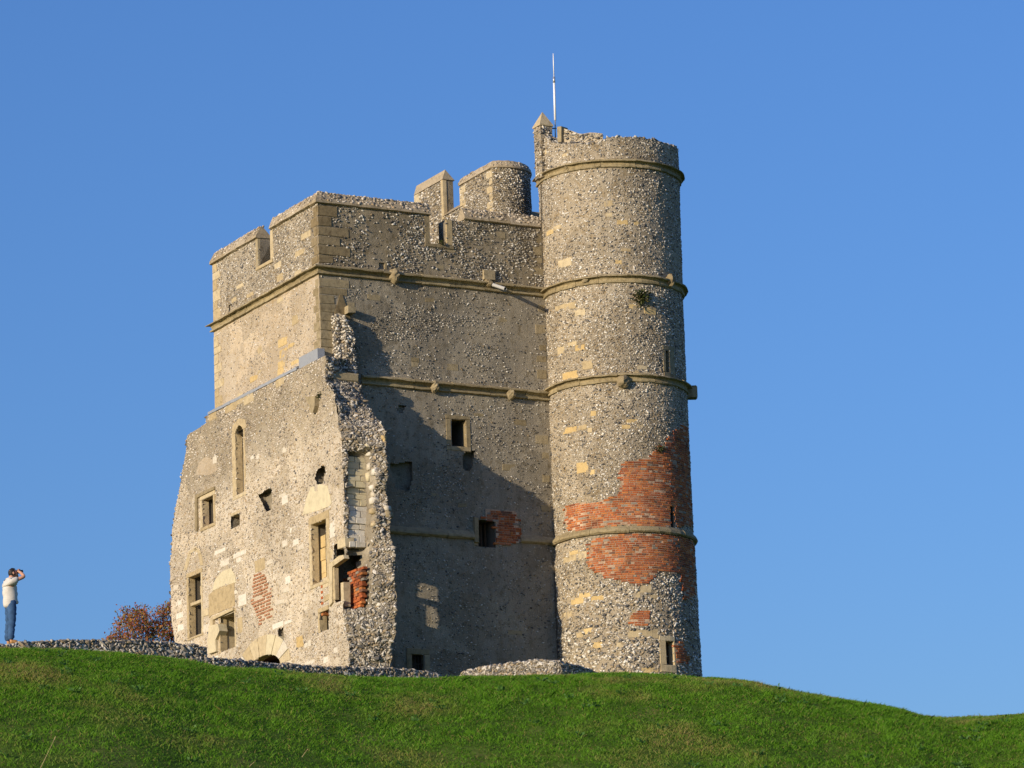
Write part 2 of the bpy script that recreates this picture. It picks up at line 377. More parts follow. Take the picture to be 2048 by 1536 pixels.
def block_vf(surf, u0, u1, v0, v1, out=.02, depth=.12, bev=.014, jit=.015, nu=1):
    """a dressed stone on a surface, chamfered front, corners a little out of true"""
    j = lambda: random.uniform(-jit, jit)
    us = np.linspace(u0, u1, nu+1); du = (u1-u0); V, Fq = [], []
    jj = [[j() for _ in range(4)] for _ in range(nu+1)]
    for k, u in enumerate(us):
        e0 = bev if k == 0 else (-bev if k == nu else 0); a = jj[k]
        sgn = 1 if u1 > u0 else -1
        V += [(u, v0+a[0], -depth), (u, v0+a[0], out-bev), (u+e0*sgn, v0+bev+a[0], out), (u+e0*sgn, v1-bev+a[1], out), (u, v1+a[1], out-bev), (u, v1+a[1], -depth)]
    for k in range(nu):
        for q in range(5):
            a, b = k*6+q, (k+1)*6+q
            Fq.append([a, b, b+1, a+1])
    Fq.append([0, 1, 2, 3, 4, 5]); e = nu*6; Fq.append([e+5, e+4, e+3, e+2, e+1, e])
    V = np.array(V); P = surf.pt(V[:, 0], V[:, 1], V[:, 2])
    return P, Fq
def stone(surf, u0, u1, v0, v1, mat, parent, name='stone', ex=True, **k):
    u0, u1 = min(u0, u1), max(u0, u1); v0, v1 = min(v0, v1), max(v0, v1)
    if isinstance(surf, Drum): k.setdefault('nu', max(1, int((u1-u0)/.2)))
    P, Fq = block_vf(surf, u0, u1, v0, v1, **k)
    if ex: surf.ex.append(rect_fn(u0+.02, u1-.02, v0+.02, v1-.02, .03, u0*7))
    return link(name, new_mesh(name, P, Fq, mat), parent)
def stone_px(surf, x0, y0, x1, y1, mat, parent, name='stone', **k):
    """by the middle of its left and right edges and of its top and bottom edges"""
    xm, ym = (x0+x1)/2, (y0+y1)/2
    ua, _ = surf.inv(x0, ym); ub, _ = surf.inv(x1, ym); _, va = surf.inv(xm, y0); _, vb = surf.inv(xm, y1)
    return stone(surf, ua, ub, va, vb, mat, parent, name, **k)
def rect_px(surf, x0, y0, x1, y1):
    xm, ym = (x0+x1)/2, (y0+y1)/2
    ua, _ = surf.inv(x0, ym); ub, _ = surf.inv(x1, ym); _, va = surf.inv(xm, y0); _, vb = surf.inv(xm, y1)
    return min(ua, ub), max(ua, ub), min(va, vb), max(va, vb)
def prism(surf, pts, out, depth, mat, parent, name, ex=True, label=None):
    n = len(pts); A = surf.pt([p[0] for p in pts], [p[1] for p in pts], out); B = surf.pt([p[0] for p in pts], [p[1] for p in pts], -depth)
    Fq = [list(range(n))]+[[k, n+k, n+(k+1) % n, (k+1) % n] for k in range(n)]
    if ex: surf.ex.append(poly_fn(pts))
    me = new_mesh(name, np.concatenate([A, B]), Fq, mat)
    bm = bmesh.new(); bm.from_mesh(me); bmesh.ops.recalc_face_normals(bm, faces=bm.faces); bm.to_mesh(me); bm.free()
    return link(name, me, parent, label=label)
def recess(surf, u0, u1, v0, v1, depth, mat, parent, name='window', front=-.03, backmat=None, splay=0.0):
    """five faces of an opening running back into the wall"""
    g = .03; U = [u0-g, u1+g]; Vv = [v0-g, v1+g]
    q = [(U[0], Vv[0]), (U[1], Vv[0]), (U[1], Vv[1]), (U[0], Vv[1])]
    A = np.array([surf.pt(a, b, front) for a, b in q])
    q2 = [(U[0]+splay, Vv[0]), (U[1]-splay, Vv[0]), (U[1]-splay, Vv[1]-splay), (U[0]+splay, Vv[1]-splay)]
    B = np.array([surf.pt(a, b, -depth) for a, b in q2])
    Fq = [[0,1,5,4], [1,2,6,5], [2,3,7,6], [3,0,4,7], [4,5,6,7]]
    me = new_mesh(name, np.concatenate([A, B]), Fq, mat)
    if backmat: me.materials.append(backmat); me.polygons[4].material_index = 1
    return link(name, me, parent)
def opening_px(surf, x0, y0, x1, y1, depth=.8, mat=None, parent=None, fw=(.16, .16, .16, .14), fmat=None, name='window', wob=0.0, out=.02, backmat=None, front=-.03):
    """hole, reveal and a stone frame of left/right jamb, lintel and sill (frame widths in metres, 0 = none)"""
    u0, u1, v0, v1 = rect_px(surf, x0, y0, x1, y1)
    surf.holes.append(rect_fn(u0, u1, v0, v1, wob, x0))
    w = recess(surf, u0, u1, v0, v1, depth, mat or M['void'], parent, name, backmat=backmat, front=front)
    l, r, t, b = fw; dp = .25
    if l:
        stone(surf, u0-l, u0, v0, v1, fmat, w, 'jamb', out=out, depth=dp)
    if r: stone(surf, u1, u1+r, v0, v1, fmat, w, 'jamb', out=out, depth=dp)
    if t: stone(surf, u0-l, u1+r, v1, v1+t, fmat, w, 'lintel', out=out+.004, depth=dp)
    if b: stone(surf, u0-l, u1+r, v0-b, v0, fmat, w, 'sill', out=out+.01, depth=dp)
    return w, (u0, u1, v0, v1)

def sweep(ptf, s0, s1, prof, m0=0, m1=0, n=1, rough=.012):
    """profile [(out, z)] swept from s0 to s1 along ptf(s, out, z); m0/m1 = mitre"""
    k = len(prof); V, Fq = [], []
    for i in range(n+1):
        s = s0+(s1-s0)*i/n
        for (o, z) in prof:
            ss = s+(m0*o if i == 0 else 0)+(m1*o if i == n else 0)
            V.append(ptf(ss, o+random.uniform(-rough, rough), z+random.uniform(-rough, rough)))
    for i in range(n):
        for q in range(k): Fq.append([i*k+q, (i+1)*k+q, (i+1)*k+(q+1) % k, i*k+(q+1) % k])
    Fq.append(list(range(k))); Fq.append([n*k+q for q in range(k)][::-1])
    me = np.array(V)
    return me, Fq
def string_run(surf, s0, s1, z, prof, parent, lens, mat, name='string_stone', m0=0, m1=0, seg=.28):
    s = s0; k = 0; sg = 1 if s1 > s0 else -1
    while (s1-s)*sg > .05:
        e = s+sg*lens*random.uniform(.75, 1.25)
        if (s1-e)*sg < lens*.4: e = s1
        dz = random.uniform(-.008, .008); do = random.uniform(-.008, .008)
        pr = [(o+(do if o > .02 else 0), zz+z+dz) for o, zz in prof]
        first, last = s == s0, e == s1
        a = s+(0 if first else sg*.006); b = e-(0 if last else sg*.006)
        V, Fq = sweep(lambda ss, o, zz: surf.pt(ss, zz, o), a, b, pr, m0 if first else 0, m1 if last else 0, max(1, int(abs(b-a)/seg)))
        me = new_mesh(name, V, Fq, mat)
        bm = bmesh.new(); bm.from_mesh(me); bmesh.ops.recalc_face_normals(bm, faces=bm.faces); bm.to_mesh(me); bm.free()
        link(name, me, parent); s = e; k += 1

# ------------------------------------------------------------------ terrain
SKYL = [(-400,1300,97.0),(-150,1294,97.3),(0,1298,97.5),(100,1299,97.8),(200,1306,98.0),(300,1313,98.3),(400,1324,98.5),(430,1334,98.7),(480,1338,99.2),(540,1344,99.8),(600,1350,100.2),(700,1357,100.8),(780,1361,101.3),(870,1363,101.8),(920,1359,102.0),(1000,1357,102.0),(1100,1354,102.0),(1200,1350,102.0),(1300,1352,102.0),(1400,1357,101.8),(1460,1360,101.6),(1500,1364,101.5),(1560,1378,101.3),(1600,1388,101.2),(1700,1406,101.0),(1760,1414,100.7),(1800,1421,100.5),(1830,1431,100.3),(1860,1438,100.2),(1890,1440,100.0),(1950,1438,99.8),(2000,1435,99.5),(2048,1430,99.3),(2120,1423,99.0),(2400,1420,99.0)]
_cp = np.array([atY(*p) for p in SKYL])
_cx = _cp[:, 0]
def crest(X):
    Yc = np.interp(X, _cx, _cp[:, 1]); Zc = np.interp(X, _cx, _cp[:, 2])
    return Yc, Zc
_tx = np.linspace(-30, 25, 400)
def _smooth(a, k=7):
    b = np.pad(a, k, mode='edge'); return np.convolve(b, np.ones(2*k+1)/(2*k+1), 'valid')
_tY = _smooth(np.interp(_tx, _cx, _cp[:, 1]), 20); _tZ = _smooth(np.interp(_tx, _cx, _cp[:, 2]), 2)
_tt = np.linspace(-200, 200, 8001)
_gs = .135+.33/(1+np.exp(-(_tt-2.0)/1.2))
_SS = np.cumsum(_gs)*(_tt[1]-_tt[0]); _SS -= np.interp(0, _tt, _SS)
def ground(X, Y, bumps=True):
    X = np.asarray(X, float); Y = np.asarray(Y, float)
    Yc = np.interp(X, _tx, _tY); Zc = np.interp(X, _tx, _tZ)
    t = Yc-Y
    z = Zc-np.interp(t, _tt, _SS)
    # fade to level country away from the mound
    z = np.where(t > 0, np.maximum(z, 0)+np.where(z < 1.5, 0, 0), z)
    k = np.clip((1.2-z)/2.4, 0, 1); z = np.where(t > 0, np.where(z < 1.2, 0.0+np.clip(z, 0, 1.2), z), z)
    back = np.clip((-t-35)/45, 0, 1); back = back*back*(3-2*back); z = z*(1-back)
    side = np.clip((np.abs(X)-45)/45, 0, 1); side = side*side*(3-2*side); z = z*(1-side)
    if bumps:
        near = np.exp(-(t/60)**2)
        z = z+near*(.045*n2(X, Y, .9, 4.0)+.05*n2(X, Y, 2.2, 6.0)*np.clip(t/1.5, 0, 1)+.10*n2(X, Y, .25, 8.0)*np.clip(t/2, 0, 1))
    return z
def build_ground():
    xs = np.unique(np.concatenate([np.linspace(-18, 18, 181), np.linspace(-18, -90, 40), np.linspace(18, 90, 40), np.linspace(90, 6000, 40), -np.linspace(90, 6000, 40)]))
    ys = np.unique(np.concatenate([np.linspace(92, 122, 201), np.linspace(60, 92, 60), np.linspace(-60, 60, 30), np.linspace(122, 220, 50), np.linspace(220, 8000, 40), -np.linspace(60, 4000, 25)]))
    X, Y = np.meshgrid(xs, ys, indexing='ij'); Z = ground(X, Y)
    m, nt, b = mat_base('turf', .95, .1)
    n1 = noise_out(nt, .5, 5, .6); n3 = noise_out(nt, 6, 5, .7)
    c = ramp(nt, n1, [(.35, (.055, .11, .012)), (.55, (.085, .14, .018)), (.72, (.15, .15, .045))])
    c = mixc(nt, .7, c, ramp(nt, n3, [(.3, (.45,)*3), (.7, (1.3,)*3)]), 'MULTIPLY')
    nt.links.new(c, b.inputs['Base Color']); bump(nt, b, n3, .6, .1)
    link('ground', new_mesh('ground', np.stack([X, Y, Z], -1).reshape(-1, 3), grid_faces(*X.shape), m, True), kind='structure')
build_ground()

# ------------------------------------------------------------------ the gatehouse
GH = thing('castle_gatehouse', 'ruined flint gatehouse with a tall round tower and broken wall end on the grassy mound', 'castle', tuple(K0), YAW)
SR = PlaneB(0.0); SL = PlaneA(0.0); SF = PlaneA(-.28)
ZB = -3.0                                                   # walls run down below the turf
aJ, _ = SR.inv(1082, 470)
zc_lo = SR.inv(660, 408)[1]                                 # underside of coping
zc_hi = zc_lo+.42
zs1 = SR.inv(640, 548)[1]                                   # bottom of the parapet string course
zs2 = SR.inv(880, 783)[1]                                   # bottom of the second string course
zs3 = SR.inv(860, 1073)[1]
bFar = SL.inv(426, 560)[0]                                  # far end of the sunlit face
TC = (aJ+2.386, -.692)
def rtower(z):
    z = np.asarray(z, float)
    return np.interp(z, [ZB, 0, 1.8, zs3-.01, zs3, zs2-.01, zs2, zs1-.01, zs1, 17.2, 17.4, zc_hi+8], [2.53, 2.47, 2.45, 2.43, 2.41, 2.41, 2.40, 2.41, 2.42, 2.47, 2.485, 2.49])
ST = Drum(TC, rtower)
DECK = zs1+.3

# --- long dim face
def plane_patch(surf, u0, u1, v0, v1, step):
    nu, nv = max(2, int(abs(u1-u0)/step)+1), max(2, int((v1-v0)/step)+1)
    U, V = np.meshgrid(np.linspace(u0, u1, nu), np.linspace(v0, v1, nv), indexing='ij')
    return Patch(surf.pt(U, V, 0.0), U, V, surf)

# parapet embrasure in the long face
eu0, eu1 = SR.inv(859, 450)[0], SR.inv(892, 455)[0]; ev = SR.inv(880, 489)[1]
SR.holes.append(rect_fn(eu0, eu1, ev, 99))
low_u1 = SR.inv(942, 440)[0]; low_z = SR.inv(905, 441)[1]
SR.holes.append(rect_fn(eu1-.01, low_u1-.25, low_z, 99, .04, 3))
ROOF = 0.55
# bodies behind the faces
core = MB()
core.box(.05, eu0, .06, ROOF, DECK-.4, zc_lo); core.box(eu1, low_u1-.25, .06, ROOF, DECK-.4, low_z); core.box(low_u1-.25, aJ+1.5, .06, ROOF, DECK-.4, zc_lo)
core.box(eu0-.02, eu1+.02, .06, ROOF, DECK-.4, ev)
core.box(.3, aJ+2, .3, bFar-.3, DECK-.35, DECK-.15)                           # roof deck
core.box(.3, aJ+2.0, bFar-.3, bFar, ZB, DECK)                                  # far wall
core.box(aJ+1.7, aJ+2.0, .3, bFar, ZB, DECK)
link('wall_core', core.mesh('wall_core', M['rubble']), GH)

# windows of the long face
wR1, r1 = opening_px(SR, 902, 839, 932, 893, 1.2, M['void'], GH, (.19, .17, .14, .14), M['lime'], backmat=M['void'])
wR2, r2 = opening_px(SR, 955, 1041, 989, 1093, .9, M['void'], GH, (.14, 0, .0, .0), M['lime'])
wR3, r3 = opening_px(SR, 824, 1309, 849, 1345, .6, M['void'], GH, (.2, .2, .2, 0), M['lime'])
bars = MB()
for k in range(4):
    u = r3[0]+(k+.5)/4*(r3[1]-r3[0]); bars.tube([SR.pt(u, r3[2]-.2, -.12), SR.pt(u, r3[3]+.02, -.12)], .014, 6)
bars.tube([SR.pt(r3[0]-.02, (r3[2]+r3[3])/2, -.12), SR.pt(r3[1]+.02, (r3[2]+r3[3])/2, -.12)], .012, 6)
link('iron_grate', bars.mesh('iron_grate', M['iron']), wR3)
lou = MB()
for k in range(4):
    u = r2[0]+(k+.5)/4*(r2[1]-r2[0]); lou.box(*(u-.035, u+.035, .5, .53, r2[2], r2[3]))
link('boards', lou.mesh('boards', M['oak']), wR2)
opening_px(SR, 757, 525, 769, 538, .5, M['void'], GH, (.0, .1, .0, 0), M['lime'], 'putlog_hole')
def ragged(surf, pts, depth, mat, parent, seed=0, name='broken_hole'):
    pp = pxpoly(surf, pts); surf.holes.append(poly_fn(pp, .05, seed))
    us = [p[0] for p in pp]; vs = [p[1] for p in pp]
    return recess(surf, min(us)-.05, max(us)+.05, min(vs)-.05, max(vs)+.05, depth, mat, parent, name, front=-.05, splay=.06)
ragged(SR, [(926,906), (950,903), (946,925), (940,945), (925,938)], .3, M['rubble'], GH, 1)
ragged(SR, [(780,927), (822,922), (826,960), (815,985), (790,975)], .22, M['rubble'], GH, 2)
ragged(SR, [(797,812), (812,810), (808,826), (796,824)], .15, M['rubble'], GH, 5)

# quoins of the near corner, on the dim face and returning on the sunlit face
qy = [410, 431, 451, 470, 488, 508, 524]
qw = [38, 26, 60, 42, 62, 28]
for k in range(6):
    z1 = SR.inv(645, qy[k]+2)[1]; z0 = SR.inv(645, qy[k+1]+1)[1]
    V1, F1 = block_vf(SR, .0, SR.inv(637+qw[k], 460)[0], z0+.01, z1-.01, out=.025, depth=.2)
    b1 = (.3, .5)[k % 2]
    V2, F2 = block_vf(SL, .04, b1, z0+.01, z1-.01, out=.02, depth=.15)
    mb = MB().add(V1, F1).add(V2, F2)
    link('quoin', mb.mesh('quoin', M['lime_brown']), GH)
    SR.ex.append(rect_fn(-.1, SR.inv(639+qw[k], 460)[0], z0, z1)); SL.ex.append(rect_fn(-.1, b1, z0, z1))
qy = [556, 573, 589, 607, 623, 641, 660, 678, 694, 716]
qw = [58, 54, 28, 30, 24, 28, 28, 26, 28]
for k in range(9):
    z1 = SR.inv(645, qy[k])[1]; z0 = SR.inv(645, qy[k+1])[1]; u1 = SR.inv(641+qw[k], 600)[0]
    V1, F1 = block_vf(SR, .0, u1, z0+.008, z1-.008, out=.02, depth=.2)
    b1 = (.28, .46)[k % 2]; V2, F2 = block_vf(SL, .04, b1, z0+.008, z1-.008, out=.018, depth=.15)
    link('quoin', MB().add(V1, F1).add(V2, F2).mesh('quoin', M['lime']), GH)
    SR.ex.append(rect_fn(-.1, u1+.02, z0, z1)); SL.ex.append(rect_fn(-.1, b1, z0, z1))
# stones by the junction with the round tower
for y in (470, 492, 515, 536, 610, 650, 690, 712, 740, 870, 905, 950, 1010):
    w = random.choice([14, 20, 26])
    stone_px(SR, 1086-w+(y-470)*.028, y, 1086+(y-470)*.028, y+random.choice([12, 15, 18]), M['lime'], GH, 'stone', out=.012)
for (x, y, w, h) in [(1000,470,22,12),(748,595,26,12),(905,735,24,14),(830,728,14,12),(640+190,720,18,10),(1030,1265,30,10),(860,600,20,9),(700,610,20,12),(1040,845,26,12),(1020,935,30,14),(958,830,20,8),(980,560,26,9),(1010,640,24,10),(900,500,22,10),(880,535,16,9),(925,1010,18,9),(870,990,16,8)]:
    stone_px(SR, x-w/2, y-h/2, x+w/2, y+h/2, M['lime'], GH, 'stone', out=.006)
# embrasure jambs, sill
stone(SR, eu0-.20, eu0, ev, zc_lo-.05, M['lime'], GH, 'jamb', out=.025, depth=ROOF)
stone(SR, eu1, eu1+.24, ev, low_z, M['lime_sun'], GH, 'jamb', out=.025, depth=ROOF)
stone(SR, eu0-.22, eu1+.26, ev-.13, ev, M['lime'], GH, 'sill', out=.05, depth=ROOF)

# brick repair round the lower window
BRICKS = []                                               # (surface, u, v, width, height, out, area weight, parent)
def brick_field(surf, poly, parent, course=.078, bl=.225, joint=.012, out=.012, miss=.03, weight=1.0, ragged_edge=.11):
    us = [p[0] for p in poly]; vs = [p[1] for p in poly]; r = 0
    surf.ex.append(poly_fn(poly, .10, 5)); v = min(vs)
    while v < max(vs):
        u = min(us)-random.uniform(0, bl)
        hdr = r % 2
        while u < max(us)+.1:
            w = bl*.5 if (hdr and random.random() < .8) else bl*random.uniform(.9, 1.05)
            cu, cv = u+w/2+random.uniform(-ragged_edge, ragged_edge), v+course/2
            if inpoly(poly, np.array([cu]), np.array([cv]))[0] and random.random() > miss:
                BRICKS.append((surf, u+joint/2, u+w-joint/2, v+joint/2, v+course-joint/2, out*random.uniform(.2, 1.9), weight, parent))
            u += w
        v += course; r += 1
pR = pxpoly(SR, [(970, 1018), (1030, 1024), (1037, 1040), (1040, 1085), (1005, 1090), (992, 1088), (992, 1044), (968, 1042)])
brick_field(SR, pR, wR2, miss=.0, weight=2.0)

# string courses of the long face
PROF = [(-.05, .36), (.0, .36), (.20, .27), (.23, .25), (.22, .215), (.10, .205), (.05, .15), (.04, .09), (.07, .075), (.10, .06), (.10, .01), (.0, -.01), (-.05, -.01)]
u_block = SR.inv(977, 560)[0]
string_run(SR, 0, aJ+.1, zs1, PROF, GH, 1.25, M['lime_string'], m0=-1)
string_run(SL, 0, bFar, zs1, PROF, GH, 1.1, M['lime_string'], m0=-1, m1=1)
uA = SR.inv(722, 760)[0]
string_run(SR, uA, aJ+.1, zs2, PROF, GH, 1.6, M['lime_string'])
PROF3 = [(-.05, .30), (0, .30), (.13, .13), (.14, .05), (.07, 0), (-.05, 0)]
u2a, u2b = SR.inv(947, 1072)[0], SR.inv(1040, 1085)[0]
string_run(SR, .4, u2a, zs3, PROF3, GH, 2.0, M['lime'])
string_run(SR, u2b, aJ+.1, zs3, PROF3, GH, 1.2, M['lime'])
stone(SR, u2a, u2a+.17, zs3-.1, zs3+.75, M['lime'], GH, 'hood_return', out=.10, depth=.1)

def carving(surf, px, py, w, h, d, parent, mat, name='carved_boss', seed=0):
    u, v = surf.inv(px, py); V, Fq = [], []
    nth, nph = 12, 8
    for i in range(nph+1):
        ph = math.pi*i/nph
        for k in range(nth):
            th = math.pi*2*k/nth; x, y, z = math.sin(ph)*math.cos(th), math.cos(ph), math.sin(ph)*math.sin(th)
            r = 1+.35*float(fbm(np.array([[x*1.8+seed, y*1.8, z*1.8]]), 2)[0])
            V.append((u+w/2*x*r, v+h/2*y*r, d*.35+d*z*r*.75))
    for i in range(nph):
        for k in range(nth): Fq.append([i*nth+k, i*nth+(k+1) % nth, (i+1)*nth+(k+1) % nth, (i+1)*nth+k])
    V = np.array(V); surf.ex.append(rect_fn(u-w/2, u+w/2, v-h/2, v+h/2))
    return link(name, new_mesh(name, surf.pt(V[:, 0], V[:, 1], V[:, 2]), Fq, mat, False), parent)
carving(SR, 785, 554, .36, .50, .34, GH, M['lime'], seed=1)
carving(SR, 866, 775, .30, .40, .27, GH, M['lime'], seed=2)
carving(SR, 1019, 789, .30, .40, .27, GH, M['lime'], seed=3)
stone_px(SR, 965, 541, 988, 560, M['lime'], GH, 'stone', out=.10)
carving(SR, 975, 568, .30, .28, .24, GH, M['lime'], seed=4)
u, v = SR.inv(980, 571)
pp = MB(); a0 = SR.pt(u, v, .15); a1 = SR.pt(u+.05, v-.36, 1.0)
pp.tube([a0, a1], .062, 14, cap=False); pp.tube([a1, a0], .050, 14, cap=False)
link('drain_pipe', pp.mesh('drain_pipe', M['pipe'], True), GH)

# copings (gabled weathering) of the parapets
COP = [(-.50, .0), (-.50, .06), (-.17, .40), (-.08, .41), (.10, .08), (.11, .0), (.03, -.02)]
string_run(SR, 0, eu0+.03, zc_lo, COP, GH, 1.15, M['coping'], 'coping_stone', m0=-1)
string_run(SR, low_u1-.3, aJ+.2, zc_lo-.01, COP, GH, .95, M['coping'], 'coping_stone')

# --- sunlit face
lu0, lu1 = SL.inv(541, 490)[0], SL.inv(517, 510)[0]
lv = SL.inv(526, 528)[1]
SL.holes.append(rect_fn(lu0, lu1, lv, 99))
core2 = MB()
core2.box(.06, ROOF, .05, lu0, DECK-.4, zc_lo); core2.box(.06, ROOF, lu1, bFar, DECK-.4, zc_lo); core2.box(.06, ROOF, lu0-.02, lu1+.02, DECK-.4, lv)
core2.box(.3, aJ+1, bFar-ROOF, bFar-.05, DECK-.4, zc_lo)
link('wall_core', core2.mesh('wall_core', M['rubble']), GH)
stone(SL, lu0-.24, lu0, lv, zc_lo-.03, M['lime_sun'], GH, 'jamb', out=.02, depth=ROOF)
stone(SL, lu1, lu1+.2, lv, zc_lo-.03, M['lime'], GH, 'jamb', out=.02, depth=ROOF)
stone(SL, lu0-.2, lu1+.16, lv-.13, lv, M['lime_sun'], GH, 'sill', out=.05, depth=ROOF)
string_run(SL, 0, lu0-.06, zc_lo, COP, GH, 1.0, M['coping'], 'coping_stone', m0=-1, m1=-.5)
string_run(SL, lu1-.03, bFar+.05, zc_lo, COP, GH, 1.0, M['coping'], 'coping_stone', m1=0)
# far corner stones of the sunlit face
z = zs1-4.6
k = 0
while z < zc_lo-.3:
    h = random.uniform(.26, .4)
    if not (zs1-.3 < z < zs1+.36): stone(SL, bFar-(.35, .6)[k % 2], bFar+.01, z, z+h-.012, M['lime_sun'], GH, 'quoin', out=.02)
    z += h; k += 1
for (x, y, w, h) in [(565,684,18,16),(567,706,16,18),(563,728,14,14),(562,742,14,14),(520,700,8,14),(560,555,12,14),(556,530,14,12),(600,505,20,12),(612,470,20,14),(596,545,14,9),(480,572,14,8),(500,590,14,8),(468,600,10,10),(590,725,16,9),(508,757,16,12),(444,765,9,16),(440,805,10,14),(583,690,14,8),(590,640,12,20),(560,600,12,10),(480,790,10,10),(519,744,8,8)]:
    stone_px(SL, x-w/2, y-h/2, x+w/2, y+h/2, M['lime_gold'] if (w > 13 and y > 660) else M['lime_sun'], GH, 'stone', out=.01)
opening_px(SL, 457, 608, 463, 621, .4, M['void'], GH, (0, 0, 0, 0), M['lime_sun'], 'putlog_hole')

# patches of the two upper faces
pR2 = plane_patch(SR, -.0, aJ+.6, zs1+.12, zc_lo, .055).displace(.022, 2.2, 3.0).displace(.012, 9.0, 7.0)
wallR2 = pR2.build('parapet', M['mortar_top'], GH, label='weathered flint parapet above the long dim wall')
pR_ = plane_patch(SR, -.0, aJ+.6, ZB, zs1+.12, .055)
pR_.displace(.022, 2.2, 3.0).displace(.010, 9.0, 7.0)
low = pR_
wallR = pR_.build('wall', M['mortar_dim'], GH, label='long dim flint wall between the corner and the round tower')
pL2 = plane_patch(SL, bFar, .0, zs1+.12, zc_lo, .055).displace(.020, 2.2, 13.0).displace(.009, 9.0, 17.0)
wallL2 = pL2.build('parapet', M['mortar_tower'], GH, label='sunlit flint parapet left of the corner')
pL_ = plane_patch(SL, bFar, .0, zs1-6.4, zs1+.12, .055)
pL_.displace(.020, 2.2, 13.0).displace(.009, 9.0, 17.0)
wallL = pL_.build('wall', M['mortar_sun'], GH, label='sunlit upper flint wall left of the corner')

# --- lower ruined wall, standing a little proud of the sunlit face, with broken ends
led_z = SF.inv(500, 788)[1]
arr = [(652,765),(667,785),(673,814),(677,845),(683,867),(685,916),(687,955),(689,994),(689,1040),(690,1066),(688,1092),(692,1130),(690,1180),(686,1215),(687,1230),(690,1253),(698,1287),(699,1326),(699,1500)]
sil = [(712,755),(717,769),(722,791),(733,808),(746,828),(762,849),(769,867),(773,902),(776,935),(773,984),(779,1020),(781,1058),(789,1110),(792,1162),(793,1214),(792,1266),(785,1292),(779,1326),(778,1500)]
lft = [(413,840),(414,846),(376,870),(373,885),(370,920),(358,985),(352,1010),(345,1060),(341,1130),(341,1190),(344,1240),(352,1290),(354,1500)]
SB = PlaneA(1.05)
zb1 = np.array([SF.inv(*p) for p in arr]); zb2 = np.array([SB.inv(*p) for p in sil]); zbL = np.array([SF.inv(*p) for p in lft])
def f1(z): return np.interp(z, zb1[::-1, 1], zb1[::-1, 0])
def f2(z): return np.interp(z, zb2[::-1, 1], zb2[::-1, 0])
def fL(z): return np.interp(z, zbL[::-1, 1], zbL[::-1, 0])
# openings in it
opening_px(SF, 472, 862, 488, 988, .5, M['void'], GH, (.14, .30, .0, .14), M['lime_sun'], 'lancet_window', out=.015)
lw = bpy.data.objects[-1] if False else [o for o in GH.children if o.name.startswith('lancet_window')][0]
uu0, uu1, vv0, vv1 = rect_px(SF, 472, 862, 488, 988)
SF.holes.append(lambda U, V, c=(uu0+uu1)/2, w=(uu1-uu0)/2, v=vv1: (np.abs(U-c) < w*np.clip(1-((V-v)/.22), 0, 1)**.6) & (V >= v) & (V < v+.22))
recess(SF, uu0+.08, uu1-.08, vv1-.02, vv1+.18, .35, M['void'], lw, 'arch_head')
for sg in (-1, 1):
    cu = uu0 if sg < 0 else uu1; ed = uu0-.30 if sg < 0 else uu1+.30
    c = (uu0+uu1)/2; w = (uu1-uu0)/2
    pts = [(c+sg*w, vv1), (c+sg*w*.8, vv1+.08), (c+sg*w*.45, vv1+.16), (c, vv1+.22), (c, vv1+.46), (c+sg*(w+.2), vv1+.3), (c+sg*(w+.28), vv1)]
    prism(SF, pts, .018, .25, M['lime_sun'], lw, 'arch_stone')
lv_ = MB()
for k in range(2):
    u = uu0+(.14+.24*k)*(uu1-uu0); V, Fq = box_vf(-.28+.20, -.28+.24, u-.035, u+.035, vv0, vv1+.05); lv_.add(V, Fq)
link('boards', lv_.mesh('boards', M['louvre']), lw)
w2, _ = opening_px(SF, 405, 995, 427, 1050, .75, M['void'], GH, (.16, .17, .24, .12), M['lime_sun'], out=.02)
u0_, u1_, v0_, v1_ = rect_px(SF, 405, 995, 427, 1050)
fl = MB()
for r in range(5):
    for c in range(3):
        fl.box(-.28+.38+random.uniform(0, .05), -.28+.52, u0_+.02+c*.24+(r % 2)*.1, u0_+.02+c*.24+.225+(r % 2)*.1, v0_+r*.075, v0_+r*.075+.065)
link('brick_infill', fl.mesh('brick_infill', M['brick']), w2)
prism(SF, pxpoly(SF, [(393, 991), (431, 973), (431, 979), (397, 996), (397, 1062), (393, 1062)]), .07, .05, M['lime'], w2, 'hood_mould')
w3, _ = opening_px(SF, 624, 1043, 654, 1166, .55, M['void'], GH, (.24, .18, .26, .1), M['lime_sun'], out=.02)
u0_, u1_, v0_, v1_ = rect_px(SF, 624, 1043, 654, 1166)
for k in range(4):                                          # ashlar filling of the blocked light
    dz = (v1_-.35-v0_)/4
    stone(SF, u0_+.0, u1_+.02, v0_+k*dz, v0_+(k+1)*dz-.008, M['lime_gold'], w3, 'blocking_stone', out=-.32+random.uniform(-.03, .03), depth=.5, jit=.015)
w4, _ = opening_px(SF, 378, 1150, 403, 1272, .6, M['void'], GH, (.13, .16, .17, .08), M['lime_sun'], out=.02)
u0_, u1_, v0_, v1_ = rect_px(SF, 378, 1150, 403, 1272)
stone(SF, u0_, u1_, (v0_+v1_)/2+.06, (v0_+v1_)/2+.17, M['lime_sun'], w4, 'transom', out=-.05, depth=.2, ex=False)
for k in range(5):
    dz = (v1_-.3-v0_)/5
    stone(SF, u0_+.02, u1_-.25, v0_+k*dz, v0_+(k+1)*dz-.01, random.choice([M['chalk'], M['lime_sun']]), w4, 'blocking_stone', out=-.36+random.uniform(-.06, .05), depth=.5, jit=.02, ex=False)
w5, _ = opening_px(SF, 441, 1228, 470, 1300, .85, M['lime_sun'], GH, (.1, .10, .1, .0), M['lime_sun'], out=.02, backmat=M['void'])
